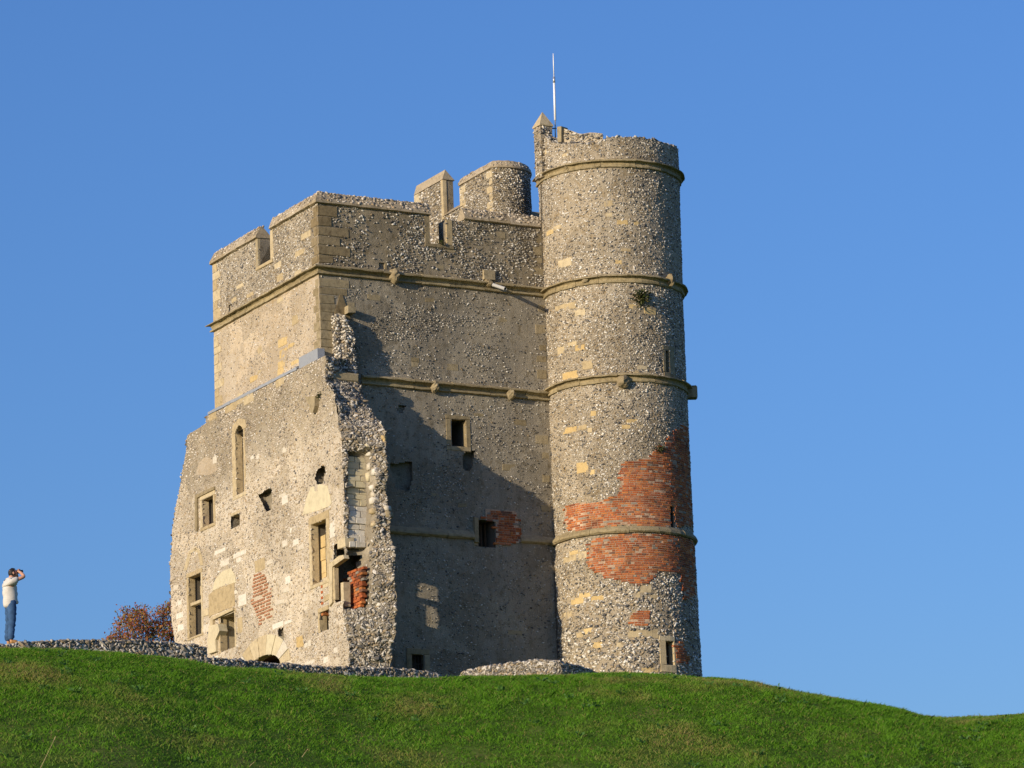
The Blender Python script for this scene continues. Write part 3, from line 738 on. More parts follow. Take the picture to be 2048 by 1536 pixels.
prism(SF, pxpoly(SF, [(425, 1236), (470, 1215), (470, 1221), (430, 1240), (430, 1258), (425, 1258)]), .09, .05, M['lime_sun'], w5, 'hood_mould')
prism(SF, pxpoly(SF, [(424, 1252), (442, 1248), (445, 1262), (437, 1280), (438, 1303), (423, 1308), (421, 1285)]), .12, .2, M['plaster'], w5, 'broken_jamb')
prism(SF, pxpoly(SF, [(418, 1190), (430, 1180), (469, 1165), (470, 1212), (425, 1230), (419, 1236)]), .02, .1, M['lime_sun'], GH, 'carved_panel')
prism(SF, pxpoly(SF, [(425, 1182), (430, 1160), (445, 1143), (462, 1136), (470, 1150), (472, 1165), (446, 1172)]), .012, .1, M['plaster'], GH, 'plaster_patch')
prism(SF, pxpoly(SF, [(606, 1030), (612, 1000), (622, 975), (640, 968), (655, 972), (664, 1005), (660, 1012), (640, 1020)]), .012, .1, M['plaster'], GH, 'plaster_patch')
prism(SF, pxpoly(SF, [(392, 950), (398, 925), (412, 913), (428, 920), (436, 940), (420, 950)]), .010, .1, M['mortar_sun'], GH, 'plaster_patch')
# relieving arch above the lower left window
for (a, b) in (((368, 1140), (377, 1105)), ((377, 1103), (392, 1094)), ((393, 1094), (403, 1105)), ((403, 1107), (407, 1130))):
    (x0, y0), (x1, y1) = a, b
    nx, ny = -(y1-y0), (x1-x0); L_ = math.hypot(nx, ny); nx, ny = nx/L_*6, ny/L_*6
    prism(SF, pxpoly(SF, [(x0, y0), (x1, y1), (x1+nx, y1+ny), (x0+nx, y0+ny)]), .015, .1, M['lime_sun'], GH, 'arch_stone')
opening_px(SF, 462, 1030, 480, 1055, .45, M['rubble'], GH, (0, 0, .1, 0), M['lime_sun'], 'putlog_hole', wob=.03)
ragged(SF, [(516, 990), (530, 980), (543, 975), (545, 1000), (543, 1020), (533, 1025), (524, 1005)], .3, M['rubble'], GH, 7)
ragged(SF, [(634, 940), (648, 928), (650, 945), (646, 965), (636, 972), (630, 958)], .35, M['rubble'], GH, 8)
opening_px(SF, 640, 1222, 658, 1262, .5, M['rubble'], GH, (0, .12, .14, 0), M['lime_sun'], 'putlog_hole', wob=.04)
ragged(SF, [(556, 1258), (567, 1254), (568, 1280), (558, 1284)], .25, M['rubble'], GH, 9)
# arched doorway
ua, va = SF.inv(492.5, 1330); ub, vb = SF.inv(561.5, 1330); ap = SF.inv(533, 1309)[1]; oap = SF.inv(530, 1270)[1]
uc, hw = (ua+ub)/2, abs(ua-ub)/2; vs_ = SF.inv(533, 1338)[1]
SF.holes.append(lambda U, V: (np.abs(U-uc) < hw) & (V < vs_+(ap-vs_)*np.sqrt(np.clip(1-((U-uc)/hw)**2, 0, 1))))
door = recess(SF, uc-hw-.05, uc+hw+.05, ZB+.05, ap+.05, 1.0, M['oak'], GH, 'doorway')
nv_ = 9; ow = hw+.78
for k in range(nv_):
    t0, t1 = math.pi*(k+.03)/nv_, math.pi*(k+.97)/nv_
    def e(t, q): return (uc+(hw+(ow-hw)*min(q, 1.0))*math.cos(t)*1.0, vs_+((ap-vs_)+(oap-ap)*min(q, 1.0))*math.sin(t))
    tm = (t0+t1)/2
    prism(SF, [e(t0, 0), e(t0, 1.0), e(tm, 1.0), e(t1, 1.0), e(t1, 0), e(tm, 0)], .02+.01*(k % 2), .3, random.choice([M['chalk'], M['lime_sun'], M['plaster']]), door, 'voussoir')
SF.ex.append(lambda U, V: ((U-uc)/ow)**2+((V-vs_)/(oap-vs_))**2 < 1)
SF.holes.append(lambda U, V: (U < -1.2) & (V > SF.inv(690, 1200)[1]) & (V < SF.inv(690, 1080)[1]))
# brick patch in the sunlit wall
pB = pxpoly(SF, [(506, 1152), (528, 1145), (541, 1180), (541, 1210), (545, 1232), (520, 1252), (512, 1225), (503, 1205), (508, 1180)])
brick_field(SF, pB, GH, course=.115, bl=.24, joint=.05, miss=.12, weight=1.8)
# pale chalk and limestone blocks
for (x, y, w, h, m_) in [(570,1000,12,18,'chalk'),(592,1085,12,14,'chalk'),(570,1087,10,14,'chalk'),(602,1095,12,12,'chalk'),(540,1125,12,10,'chalk'),(480,1108,26,8,'chalk'),(440,1103,22,9,'chalk'),(450,1125,18,14,'chalk'),(478,1120,10,10,'chalk'),(576,1160,10,16,'chalk'),(573,1180,12,10,'chalk'),(560,1204,18,8,'chalk'),(610,1195,8,14,'chalk'),(556,1250,22,12,'chalk'),(577,1244,16,8,'chalk'),(613,1290,8,10,'chalk'),(619,1286,7,14,'chalk'),(600,1284,14,22,'lime_gold'),(652,1320,10,14,'chalk'),(672,1300,8,12,'chalk'),(485,1200,16,24,'chalk'),(470,1185,10,10,'chalk'),(352,1175,10,10,'chalk'),(358,1205,12,12,'chalk'),(360,1232,14,12,'chalk'),(362,1255,12,12,'chalk'),(520,1130,20,26,'lime_sun'),(620,1325,20,8,'chalk'),(652,1165,14,20,'lime_sun'),(655,1195,14,12,'lime_sun'),(585,1060,10,10,'chalk'),(565,990,14,8,'chalk'),(430,920,8,16,'chalk'),(505,915,8,9,'chalk'),(516,913,6,10,'chalk'),(570,900,9,12,'chalk'),(665,1060,10,30,'chalk'),(660,1110,14,18,'lime_sun'),(412,1225,10,16,'lime_sun'),(413,1255,12,16,'chalk'),(430,1318,14,12,'chalk'),(455,1322,18,10,'lime_sun'),(480,1250,10,30,'lime_sun')]:
    stone_px(SF, x-w/2, y-h/2, x+w/2, y+h/2, M[m_], GH, 'stone', out=.014, jit=.025)
# broken lower wall: loft over height
def loft_rows(zs, fn, n):
    P = np.zeros((n, len(zs), 3))
    for j, z in enumerate(zs): P[:, j] = fn(z)
    return P
zt = led_z; zs_ = np.linspace(ZB, zt, int((zt-ZB)/.055))
_zn = np.stack([zs_*0, zs_*0+3.3, zs_*4.5], -1)
JAG1 = .10*fbm(_zn, 4); JAG2 = .16*fbm(_zn+9.1, 4); JAGL = .10*fbm(_zn+21.7, 4)
def _j(z, J): return np.interp(z, zs_, J)
_f1, _f2, _fL = f1, f2, fL
def f1(z): return _f1(z)+_j(z, JAG1)
def f2(z): return _f2(z)+_j(z, JAG2)
def fL(z): return _fL(z)+_j(z, JAGL)
nF = 190
tF = np.linspace(0, 1, nF)
Uf = np.stack([fL(zs_)*(1-t)+f1(zs_)*t for t in tF]); Vf = np.broadcast_to(zs_, Uf.shape)
pF = Patch(SF.pt(Uf, Vf, 0), Uf, np.array(Vf), SF).displace(.03, 1.8, 23.).displace(.012, 9, 27.)
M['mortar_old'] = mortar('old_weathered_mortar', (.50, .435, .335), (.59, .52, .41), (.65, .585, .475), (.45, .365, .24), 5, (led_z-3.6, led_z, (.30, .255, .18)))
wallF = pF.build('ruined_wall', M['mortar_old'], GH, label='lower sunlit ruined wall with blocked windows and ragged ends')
nB = 44; tB = np.linspace(0, 1, nB)
Ub = np.broadcast_to(tB[:, None], (nB, len(zs_))).copy(); Vb = np.broadcast_to(zs_, (nB, len(zs_))).copy()
PB = np.zeros((nB, len(zs_), 3))
PB[..., 0] = -.28+(1.05+.28)*Ub; PB[..., 1] = f1(zs_)[None]*(1-Ub)+f2(zs_)[None]*Ub; PB[..., 2] = Vb
def zpx(y): return SF.inv(705, y)[1]
# the broken end is hollowed by the remains of a window splay and a passage
y_top, y_bot = zpx(888), zpx(1213)
def slot(U, V):
    lo = np.interp(V, [y_bot, zpx(1130), zpx(1000), y_top], [.02, .03, .10, .12]); hi = np.interp(V, [y_bot, zpx(1130), zpx(1000), y_top], [.50, .50, .70, .72])
    s = np.minimum(np.clip((U-lo)/.05, 0, 1), np.clip((hi-U)/.05, 0, 1))
    return s*np.clip((V-y_bot)/.08, 0, 1)*np.clip((y_top-V)/.15, 0, 1)
sl_ = slot(Ub, Vb)
PB[..., 1] += sl_*(.42+.5*(Vb < zpx(1110)))
pB_ = Patch(PB, Ub, Vb); amp = .24*(1-.85*sl_)*np.minimum(1, 10*np.minimum(Ub, 1-Ub)+.35)
PB[..., 1] += amp*fbm(PB*1.7+5, 4); PB[..., 0] += .06*fbm(PB*2.3+15, 3)*(1-sl_)
PB[-1, :, 1] += .10*fbm(np.stack([PB[-1, :, 2]*3, PB[-1, :, 2]*0, PB[-1, :, 2]*0], -1), 3)
SBK = type('S', (), {})(); SBK.holes = [lambda U, V: (V > zpx(1200)) & (V < zpx(1100)) & (U > .0) & (U < .46)]; SBK.ex = []
pB_ = Patch(PB, Ub, Vb, SBK); wallB = pB_.build('broken_end', M['rubble'], GH, label='broken rubble end of the lower wall')
# return side of the stub, towards the long face, with the opening the sun comes through
nS = 50; tS = np.linspace(0, 1, nS)
bE = PB[-1, :, 1]
Us = bE[None]*(1-tS[:, None])+.05*tS[:, None]; Vs = np.broadcast_to(zs_, Us.shape).copy()
PS = np.stack([np.full(Us.shape, 1.05)+0*Us, Us, Vs], -1); PS[0] = PB[-1]
SS_ = type('S', (), {})(); SS_.holes = [lambda U, V: (V > zpx(1180)) & (V < zpx(1085)+.12) & (U > -1.0) & (U < -.45)]; SS_.ex = []
pS_ = Patch(PS, Us, Vs, SS_); wallS = pS_.build('stub_side', M['mortar_dim'], GH)
# far left broken end
tE = np.linspace(0, 1, 24)
PE = np.zeros((24, len(zs_), 3)); PE[..., 0] = (1.0-1.28*tE)[:, None]; PE[..., 1] = fL(zs_)[None]+.5*(1-tE[:, None]); PE[..., 2] = zs_[None]
PE[..., 1] += .12*fbm(PE*1.6+9, 4)*(1-tE[:, None])
pE_ = Patch(PE, np.broadcast_to(tE[:, None], PE.shape[:2]).copy(), np.broadcast_to(zs_, PE.shape[:2]).copy()); wallE = pE_.build('broken_end', M['rubble'], GH)
# top of the lower wall
topb = np.linspace(float(fL(zt)), float(f1(zt)), 60)
ta = np.linspace(-.28, 1.05, 12)
TB, TA = np.meshgrid(topb, ta, indexing='ij')
PT = np.stack([TA, TB, np.full(TA.shape, zt)], -1); PT[..., 1] += (TA+.28)/1.33*(f2(zt)-f1(zt))*np.linspace(0, 1, 60)[:, None]
pT_ = Patch(PT[:, ::-1], TB, TA); pT_.build('wall_top', M['rubble'], GH)

# lead flashing and stones along the ledge
ul0, ul1 = SF.inv(418, 832)[0], SF.inv(594, 741)[0]; zl = SF.inv(500, 783)[1]
LP = [(-.30, .0), (-.30, .15), (-.27, .16), (.03, .05), (.035, -.05), (.02, -.05), (.0, .0)]
string_run(SF, ul1, ul0, zl-.03, LP, GH, 4.5, M['lead'], 'lead_flashing')
ua_, ub_ = SF.inv(596, 740)[0], SF.inv(634, 745)[0]
lb = MB(); V, Fq = box_vf(-.24, .02, ub_, ua_, zl-.28, zl+.32); lb.add(V, Fq)
link('lead_flashing', lb.mesh('lead_flashing', M['lead']), GH)
s = ul0
while s > ul1+.3:
    w = random.uniform(.5, .95)
    if random.random() < .75: stone(SF, s-w+.01, s, zl-.05-random.choice([.22, .3, .34]), zl-.06, M['lime_sun'], GH, 'ledge_stone', out=.012)
    s -= w
M['brick_faded'] = stone_mat('faded_brick', (.40, .19, .105), (.46, .235, .135), (.50, .29, .18), vary=.3)
# little corbel on the sunlit wall
prism(SF, pxpoly(SF, [(618, 794), (638, 793), (638, 812), (634, 826), (630, 826), (627, 812)]), .16, .1, M['lime'], GH, 'corbel')

# upper stub of the vanished wall against the long face
zu0, zu1 = SR.inv(690, 752)[1], SR.inv(690, 636)[1]
zz = np.linspace(zu0, zu1, 40); nU = 40
aL0, aL1 = SR.inv(666, 690)[0]-.02, SR.inv(711, 690)[0]-.28
PU = np.zeros((nU, 40, 3)); tq = np.linspace(0, 1, nU)
for j, z in enumerate(zz):
    q = (z-zu0)/(zu1-zu0); p = .56-.20*q**1.5
    aR = aL1-.30*max(0, q-.72)/.28; aa = aL0+.03*q
    path = np.array([(aa, .05), (aa, -p*.55), (aa+.18, -p*.6), (aa+.24, -p), (aR, -p*.95), (aR, .05)])
    L_ = np.r_[0, np.cumsum(np.hypot(*np.diff(path, axis=0).T))]
    PU[:, j, 0] = np.interp(tq*L_[-1], L_, path[:, 0]); PU[:, j, 1] = np.interp(tq*L_[-1], L_, path[:, 1]); PU[:, j, 2] = z
pU_ = Patch(PU, np.broadcast_to(tq[:, None], (nU, 40)).copy(), np.broadcast_to(zz, (nU, 40)).copy())
pU_.displace(.07, 3, 41.)
PU2 = pU_.P; stub = pU_.build('wall_stub', M['rubble'], GH, label='narrow rubble stub rising against the dim wall beside the corner')
cap = MB(); cap.add(np.concatenate([PU2[:, -1], [PU2[:, -1].mean(0)+[0, .05, .12]]]), [[k, k+1, nU] for k in range(nU-1)])
link('stub_top', cap.mesh('stub_top', M['rubble']), GH)
prism(SR, pxpoly(SR, [(665, 640), (679, 590), (684, 590), (701, 640), (690, 652), (668, 652)]), .035, .05, M['lime_brown'], GH, 'gable_stone')
stone_px(SR, 688, 616, 704, 630, M['lime'], GH, 'stone', out=.30, depth=.3, jit=.03)
# moulded stone at the foot of the stub
u0_, u1_ = SR.inv(660, 740)[0]-.35, SR.inv(720, 745)[0]-.42; z0_ = SR.inv(690, 756)[1]
sp = PlaneB(-.45)
stone(sp, u0_, u1_, z0_-.33, z0_+.0, M['lime'], GH, 'moulded_stone', out=.35, depth=.4, bev=.06)
SR.ex.append(rect_fn(u0_, u1_+.3, z0_-.3, z0_+.5))

# jamb of the broken window in the wall end
jb = prism(SF, pxpoly(SF, [(662, 1128), (681, 1112), (690, 1110), (692, 1117), (668, 1134), (668, 1205), (662, 1213)]), .07, .12, M['lime_sun'], GH, 'window_jamb')
stone_px(SF, 667, 1136, 671, 1200, M['lime_sun'], GH, 'window_jamb', out=.03, depth=.12)
stone_px(SF, 676, 1078, 692, 1097, M['lime_sun'], GH, 'stone', out=.03, depth=.3, jit=.03, ex=False)
# chalk ashlar and brick inside the hollow
def end_pt(U, V):
    i = U*(nB-1); j = (V-zs_[0])/(zs_[-1]-zs_[0])*(len(zs_)-1); i0 = int(min(max(i, 0), nB-2)); j0 = int(min(max(j, 0), len(zs_)-2))
    return PB[i0, j0]
v = zpx(1088); row = 0
while v < zpx(905):
    h = random.uniform(.17, .24)
    lo = float(np.interp(v, [y_bot, zpx(1130), zpx(1000), y_top], [.02, .03, .10, .12]))+.03; hi = float(np.interp(v, [y_bot, zpx(1130), zpx(1000), y_top], [.50, .50, .70, .72]))-.03
    x0 = -.28+1.33*lo; x1 = -.28+1.33*hi; xm = x0+(x1-x0)*(.4+.25*(row % 2))
    for (xa, xb) in ((x0, xm), (xm, x1)):
        bb = min(end_pt(.35, v+h/2)[1], end_pt(.55, v+h/2)[1])-.02
        stone(PlaneB(bb), xa+.005, xb-.005, v+.005, v+h-.005, M['chalk'] if zpx(1010) > v else M['plaster'], GH, 'chalk_block', out=.02+random.uniform(0, .02), depth=.15, ex=False)
    v += h; row += 1
# bright chalk facing on the inner skin
for (x, y, w, h, m_) in [(748,990,20,12,'chalk'),(750,1004,26,14,'chalk'),(768,1012,20,12,'chalk'),(745,975,12,12,'chalk'),(738,955,10,20,'plaster'),(742,930,10,16,'chalk'),(752,945,12,16,'chalk'),(756,1025,24,12,'lime_sun'),(774,1024,22,14,'lime'),(735,1040,10,20,'lime_sun'),(760,1048,16,10,'lime_sun'),(757,870,12,10,'lime_gold'),(765,875,8,12,'lime_gold'),(740,905,14,10,'chalk'),(745,890,10,8,'plaster'),(770,1210,20,8,'chalk'),(735,1100,10,12,'lime')]:
    sfx = PlaneA(.55+.45*np.clip((x-730)/60, 0, 1)); bq, zq = sfx.inv(x, y)
    # keep it on the broken surface
    best = np.argmin((np.abs(PB[..., 2]-zq) < .06)*-1.0+0.02*np.abs(PB[..., 1]-bq)+.001*np.abs(PB[..., 0]-sfx.a))
    q = PB.reshape(-1, 3)[best]; wm, hm = w/61.5*.7, h/61.5*.8
    V, Fq = box_vf(q[0]-wm*.5, q[0]+wm*.5, q[1]-.02, q[1]+.2, q[2]-hm/2, q[2]+hm/2)
    V = V+RNG.uniform(-.02, .02, V.shape)
    link('stone', new_mesh('stone', V, Fq, M[m_]), GH)
# passage walls behind the opening in the stub
for nm, bq in (('brick_splay', -.30),):
    mbk = MB(); zlo = zpx(1208)
    for r in range(14):
        for c in range(6):
            x = -.25+c*.23+(r % 2)*.11-.05
            if x+.21 < 1.06:
                d = random.uniform(0, .03); mbk.box(x, x+.215, (bq-d if bq > -.6 else bq-.14+d), (bq+.14-d if bq > -.6 else bq+d), zlo+r*.092, zlo+r*.092+.08)
    link(nm, mbk.mesh(nm, M['brick']), GH)

mbk = MB()
for r in range(14):
    zr = zpx(1208)+r*.092; b0_ = float(.66*f1(zr)+.34*f2(zr))+.02
    for c in range(5):
        b_ = b0_+c*.225-(r % 2)*.11
        if b_+.2 < -1.28: d = random.uniform(0, .05); mbk.box(.12+d, .30, b_, b_+.212, zr, zr+.08)
link('brick_splay', mbk.mesh('brick_splay', M['brick']), GH)
stone(PlaneB(-1.62), -.25, .02, zpx(1205), zpx(1156), M['lime_sun'], GH, 'stone', out=.12, depth=.06, ex=False, jit=.03)
# --- round tower
def th_of(px, py): return ST.inv(px, py)[0]
tA = math.atan2(0.25-TC[1], -2.3)*1.0
th0, th1 = math.radians(158), math.radians(430)          # from inside the long face round the outside
U0, U1 = th0*ST.R, th1*ST.R
def wrapu(u): return u+2*math.pi*ST.R if u < U0-.01 else u
_inv0 = ST.inv
ST.inv = lambda px, py: (wrapu(_inv0(px, py)[0]), _inv0(px, py)[1])
topx = [(1074,276),(1090,277),(1099,279),(1102,285),(1113,286),(1130,288),(1155,289),(1185,288),(1205,285),(1212,280),(1222,276),(1240,273),(1262,274),(1282,277),(1302,281),(1325,285),(1342,291),(1354,298)]
tp = np.array([ST.inv(*p) for p in topx])
def ztop(u):
    z = np.interp(u, tp[:, 0], tp[:, 1]); return z+.07*n2(u, u*0, 3.5, 3)+.09*n2(u, u*0, 11, 5)
zS1 = ST.inv(1225, 334)[1]; zS2 = ST.inv(1218, 566)[1]; zS3 = ST.inv(1232, 764)[1]; zS4 = ST.inv(1250, 1064)[1]
RT = bpy.data.objects.new('round_tower', None)
nu = int((U1-U0)/.06); us = np.linspace(U0, U1, nu)
# windows, brick and stones on the drum
wt1, q1 = opening_px(ST, 1331, 701, 1338, 745, .4, M['void'], GH, (.12, .3, .16, .16), M['lime'], 'arrow_slit')
wt2, q2 = opening_px(ST, 1339, 1012, 1347, 1055, .4, M['void'], GH, (0, 0, 0, 0), M['lime'], 'arrow_slit')
wt3, q3 = opening_px(ST, 1332, 1282, 1347, 1330, .45, M['void'], GH, (.24, .07, .16, .26), M['lime_sun'], 'arrow_slit', out=.03)
up = [(1132,1012),(1180,1006),(1215,1000),(1238,988),(1240,965),(1243,945),(1250,925),(1262,922),(1298,917),(1310,900),(1330,890),(1345,865),(1366,850),(1374,860),(1380,1000),(1384,1052),(1330,1055),(1250,1050),(1190,1057),(1150,1064),(1136,1058),(1129,1035)]
lo = [(1184,1078),(1245,1070),(1320,1070),(1385,1082),(1390,1190),(1368,1200),(1362,1150),(1318,1142),(1300,1162),(1278,1172),(1262,1165),(1228,1158),(1212,1156),(1188,1140),(1176,1125)]
b3 = [(1270,1224),(1298,1222),(1298,1240),(1292,1252),(1262,1252),(1262,1232)]
b4 = [(1349,1288),(1365,1283),(1372,1325),(1352,1330)]
def pj(surf, pts): return [surf.inv(*p) for p in pts]
SOFT = dict(course=.0745, bl=.225, joint=.016)
PUP, PLO, PB3, PB4 = pj(ST, up), pj(ST, lo), pj(ST, b3), pj(ST, b4)

def drum_patch(z0, z1f, n):
    v = np.linspace(0, 1, n); U = np.broadcast_to(us[:, None], (nu, n)).copy(); zt_ = z1f(us)
    V = z0+(zt_[:, None]-z0)*v[None]; return Patch(ST.pt(U, V, 0), U, V, ST)
pDrum = drum_patch(ZB, ztop, int((zc_hi+2-ZB)/.06))
pDrum.displace(.022, 2.0, 51.).displace(.012, 8, 57.)
drum = pDrum.build('round_tower', M['mortar_tower'], GH, label='tall round tower with red brick repairs')
for o_ in list(GH.children):
    if o_.name.startswith('arrow_slit'): pass
brick_field(ST, PUP, drum, miss=.06, weight=1.0, **SOFT); brick_field(ST, PLO, drum, miss=.06, weight=1.2, **SOFT)
brick_field(ST, PB3, drum, miss=.03, weight=.9, **SOFT); brick_field(ST, PB4, drum, miss=.02, weight=.5, **SOFT)
# mortar bed that shows between the bricks: thin sheets just proud of the flint wall
def bed(poly, parent, surf):
    us_ = [p[0] for p in poly]; vs_2 = [p[1] for p in poly]
    n1, n2_ = int((max(us_)-min(us_))/.05)+2, int((max(vs_2)-min(vs_2))/.05)+2
    U, V = np.meshgrid(np.linspace(min(us_), max(us_), n1), np.linspace(min(vs_2), max(vs_2), n2_), indexing='ij')
    s2 = type('S', (), {})(); s2.holes = [lambda a, b, f=poly_fn(poly, .07, 2): ~f(a, b)]+surf.holes; s2.ex = []
    Patch(surf.pt(U, V, .030), U, V, s2).build('mortar_bed', M['joint'], parent)
for o_ in (PUP, PLO, PB3, PB4): bed(o_, drum, ST)
bed(pR, wR2, SR)
# string courses of the drum
def ring(z, prof, lens, mat, u0=U0, u1=U1): string_run(ST, u0, u1, z, prof, drum, lens, mat, seg=.22)
PROFT = [(-.05, .31), (0, .31), (.17, .245), (.20, .225), (.195, .195), (.09, .185), (.05, .145), (.045, .09), (.075, .07), (.085, .04), (.07, 0), (0, -.01), (-.05, -.01)]
ring(zS1, PROFT, 1.0, M['lime_string']); ring(zS2, PROFT, 1.1, M['lime_string']); ring(zS3, PROFT, 1.2, M['lime_string'])
PROF4 = [(-.05, .24), (0, .24), (.13, .10), (.15, .02), (.08, -.03), (-.05, -.03)]
ring(zS4, PROF4, 1.1, M['lime_string'])
carving(ST, 1246, 765, .44, .42, .30, drum, M['lime'], seed=7)
carving(ST, 1336, 562, .28, .42, .26, drum, M['lime'], seed=8)
carving(ST, 1172, 562, .24, .2, .15, drum, M['lime'], seed=9)
carving(ST, 1134, 333, .18, .2, .12, drum, M['lime'], seed=10)
ug = wrapu(math.atan2(-math.sin(YAW)*1.0, math.cos(YAW)*1.0)*ST.R+.0)
stone(ST, ug-.2, ug+.2, zS3-.13, zS3+.28, M['lime'], drum, 'spout_block', out=.38, depth=.1, bev=.04)
for (x, y, w, h, g) in [(1217,407,18,12,0),(1245,445,22,10,1),(1273,446,10,9,1),(1100,465,14,10,1),(1115,455,18,9,0),(1237,524,14,9,1),(1252,500,20,7,0),(1130,525,28,16,0),(1140,612,24,14,0),(1160,625,22,14,0),(1120,615,20,10,0),(1300,622,24,14,1),(1265,613,16,10,1),(1145,688,18,10,0),(1160,695,20,12,1),(1140,750,30,14,1),(1175,730,22,18,0),(1150,755,14,10,1),(1272,746,12,10,0),(1295,750,14,10,0),(1285,735,20,8,0),(1187,827,12,10,1),(1264,842,22,10,1),(1252,853,18,9,1),(1280,853,12,10,0),(1140,860,28,12,1),(1165,855,18,10,0),(1165,935,24,22,1),(1180,945,20,10,1),(1290,925,16,8,1),(1262,925,14,8,0),(1150,1105,22,10,1),(1140,1118,26,12,0),(1165,1110,18,16,0),(1170,1190,24,10,1),(1155,1202,26,12,1),(1195,1196,28,10,1),(1176,1262,18,12,1),(1160,1270,14,10,0),(1290,1178,26,16,0),(1273,1190,16,14,0),(1308,1194,14,10,0),(1268,1268,24,14,0),(1292,1266,26,14,0),(1308,1268,18,18,0),(1265,1223,12,8,0),(1300,1340,34,10,1),(1195,1290,20,12,1),(1136,1230,16,14,0),(1122,700,14,16,0),(1218,430,14,8,0),(1200,320,18,8,0),(1300,300,14,8,0),(1090,305,10,10,0),(1130,310,12,8,0),(1180,860,10,10,0),(1240,1290,14,10,0)]:
    stone_px(ST, x-w/2, y-h/2, x+w/2, y+h/2, M['lime_gold'] if g else M['lime_sun'], drum, 'stone', out=.010, jit=.015)
# wall head of the tower: top ring, inside and deck
vt = ztop(us); rr = [0, -.2, -.45, -.47]
Ptop = np.stack([ST.pt(us, vt+.06*n2(us, us*0+k, 4, 5+k)*(k > 0)-(1.0 if k == 3 else 0), r) for k, r in enumerate(rr)], 1)
pTop = Patch(Ptop, np.broadcast_to(us[:, None], (nu, 4)).copy(), np.broadcast_to(np.arange(4.)[None], (nu, 4)).copy()); pTop.build('wall_top', M['rubble'], drum)
dk = [ST.pt(u, float(zS1)+.2, -.3) for u in np.linspace(0, 2*math.pi*ST.R, 40, endpoint=False)]
link('roof_deck', new_mesh('roof_deck', np.array(dk), [list(range(40))], M['lead']), drum)
# raised fragment of the inner parapet
fa = [ST.inv(1116, 283)[0], ST.inv(1205, 280)[0]]; fz = ST.inv(1170, 262)[1]
fu = np.linspace(fa[0], fa[1], 12); prf = [ST.inv(1118, 251)[1], ST.inv(1128, 258)[1], ST.inv(1150, 265)[1], ST.inv(1170, 261)[1], ST.inv(1203, 262)[1]]
ft = np.interp(fu, np.linspace(fa[0], fa[1], 5), prf)-.03; fb = np.full(12, float(zS1)+.3)
Vq = np.concatenate([ST.pt(fu, fb, -.18), ST.pt(fu, ft, -.20), ST.pt(fu, ft-.05, -.5), ST.pt(fu, fb, -.5)])
Fq = [[r*12+k, r*12+k+1, (r+1) % 4*12+k+1, (r+1) % 4*12+k] for r in range(4) for k in range(11)]+[[0, 12, 24, 36], [11, 23, 35, 47]]
link('parapet_fragment', new_mesh('parapet_fragment', Vq, Fq, M['coping']), drum)
pFr = Patch(np.stack([ST.pt(fu, fb, -.18), ST.pt(fu, ft, -.20)], 1), np.stack([fu, fu], 1), np.stack([fb, ft], 1)); scatter(pFr, drum, M['flint_dark'], (.09, .085), (.025, .05), .6)
stone_px(ST, 1112, 252, 1121, 284, M['lime'], drum, 'jamb', out=-.05, depth=.4, ex=False)
# pier with pointed cap
pu0, pu1 = ST.inv(1072.5, 262)[0], ST.inv(1100, 262)[0]; pz0, pz1, pz2 = float(zS1)+.1, ST.inv(1086, 252)[1], ST.inv(1085, 220)[1]
c0 = ST.pt((pu0+pu1)/2, 0, -.14)
ang = math.atan2(c0[1]-TC[1], c0[0]-TC[0])
# pier is square to the view of the long face
hwp = .235; cx, cy = c0[0], c0[1]
pcx, pcy = w2l(atY(1086, 262, l2w(c0)[1]))[:2]
pier = MB(); pier.box(pcx-hwp, pcx+hwp, pcy-hwp, pcy+hwp, pz0, pz1)
link('pier', pier.mesh('pier', M['mortar_tower']), drum)
h2 = hwp+.035
cap_ = MB().add(np.array([(pcx-h2, pcy-h2, pz1), (pcx+h2, pcy-h2, pz1), (pcx+h2, pcy+h2, pz1), (pcx-h2, pcy+h2, pz1), (pcx-h2, pcy-h2, pz1+.05), (pcx+h2, pcy-h2, pz1+.05), (pcx+h2, pcy+h2, pz1+.05), (pcx-h2, pcy+h2, pz1+.05), (pcx, pcy, pz2)]), [[3,2,1,0], [0,1,5,4], [1,2,6,5], [2,3,7,6], [3,0,4,7], [4,5,8], [5,6,8], [6,7,8], [7,4,8]])
link('pointed_cap', cap_.mesh('pointed_cap', M['lime_sun']), drum)
pf = []
for (ax, sgn) in ((0, -1), (1, -1)):
    U, V = np.meshgrid(np.linspace(-hwp, hwp, 6), np.linspace(pz0, pz1, 12), indexing='ij')
    if ax == 0: P = np.stack([np.full(U.shape, pcx-hwp), pcy-U, V], -1)
    else: P = np.stack([pcx+U, np.full(U.shape, pcy-hwp), V], -1)
    scatter(Patch(P, U, V), drum, M['flint'], (.1, .09), (.03, .05), .6)
# lightning conductor down the tower by the junction
cab = MB(); pts = []
for (x, y) in [(1082, 275), (1083, 330), (1085, 450), (1088, 560), (1090, 620), (1095, 760), (1099, 850), (1104, 980), (1109, 1080), (1111, 1150), (1115, 1250), (1118, 1330)]:
    u, v = ST.inv(x, y); ex_ = .19 if any(abs(v-zq) < .4 for zq in (zS1, zS2, zS3, zS4)) else .035
    pts.append(ST.pt(u, v, ex_))
cab.tube(pts, .016, 6); link('lightning_conductor', cab.mesh('lightning_conductor', M['cable']), drum)

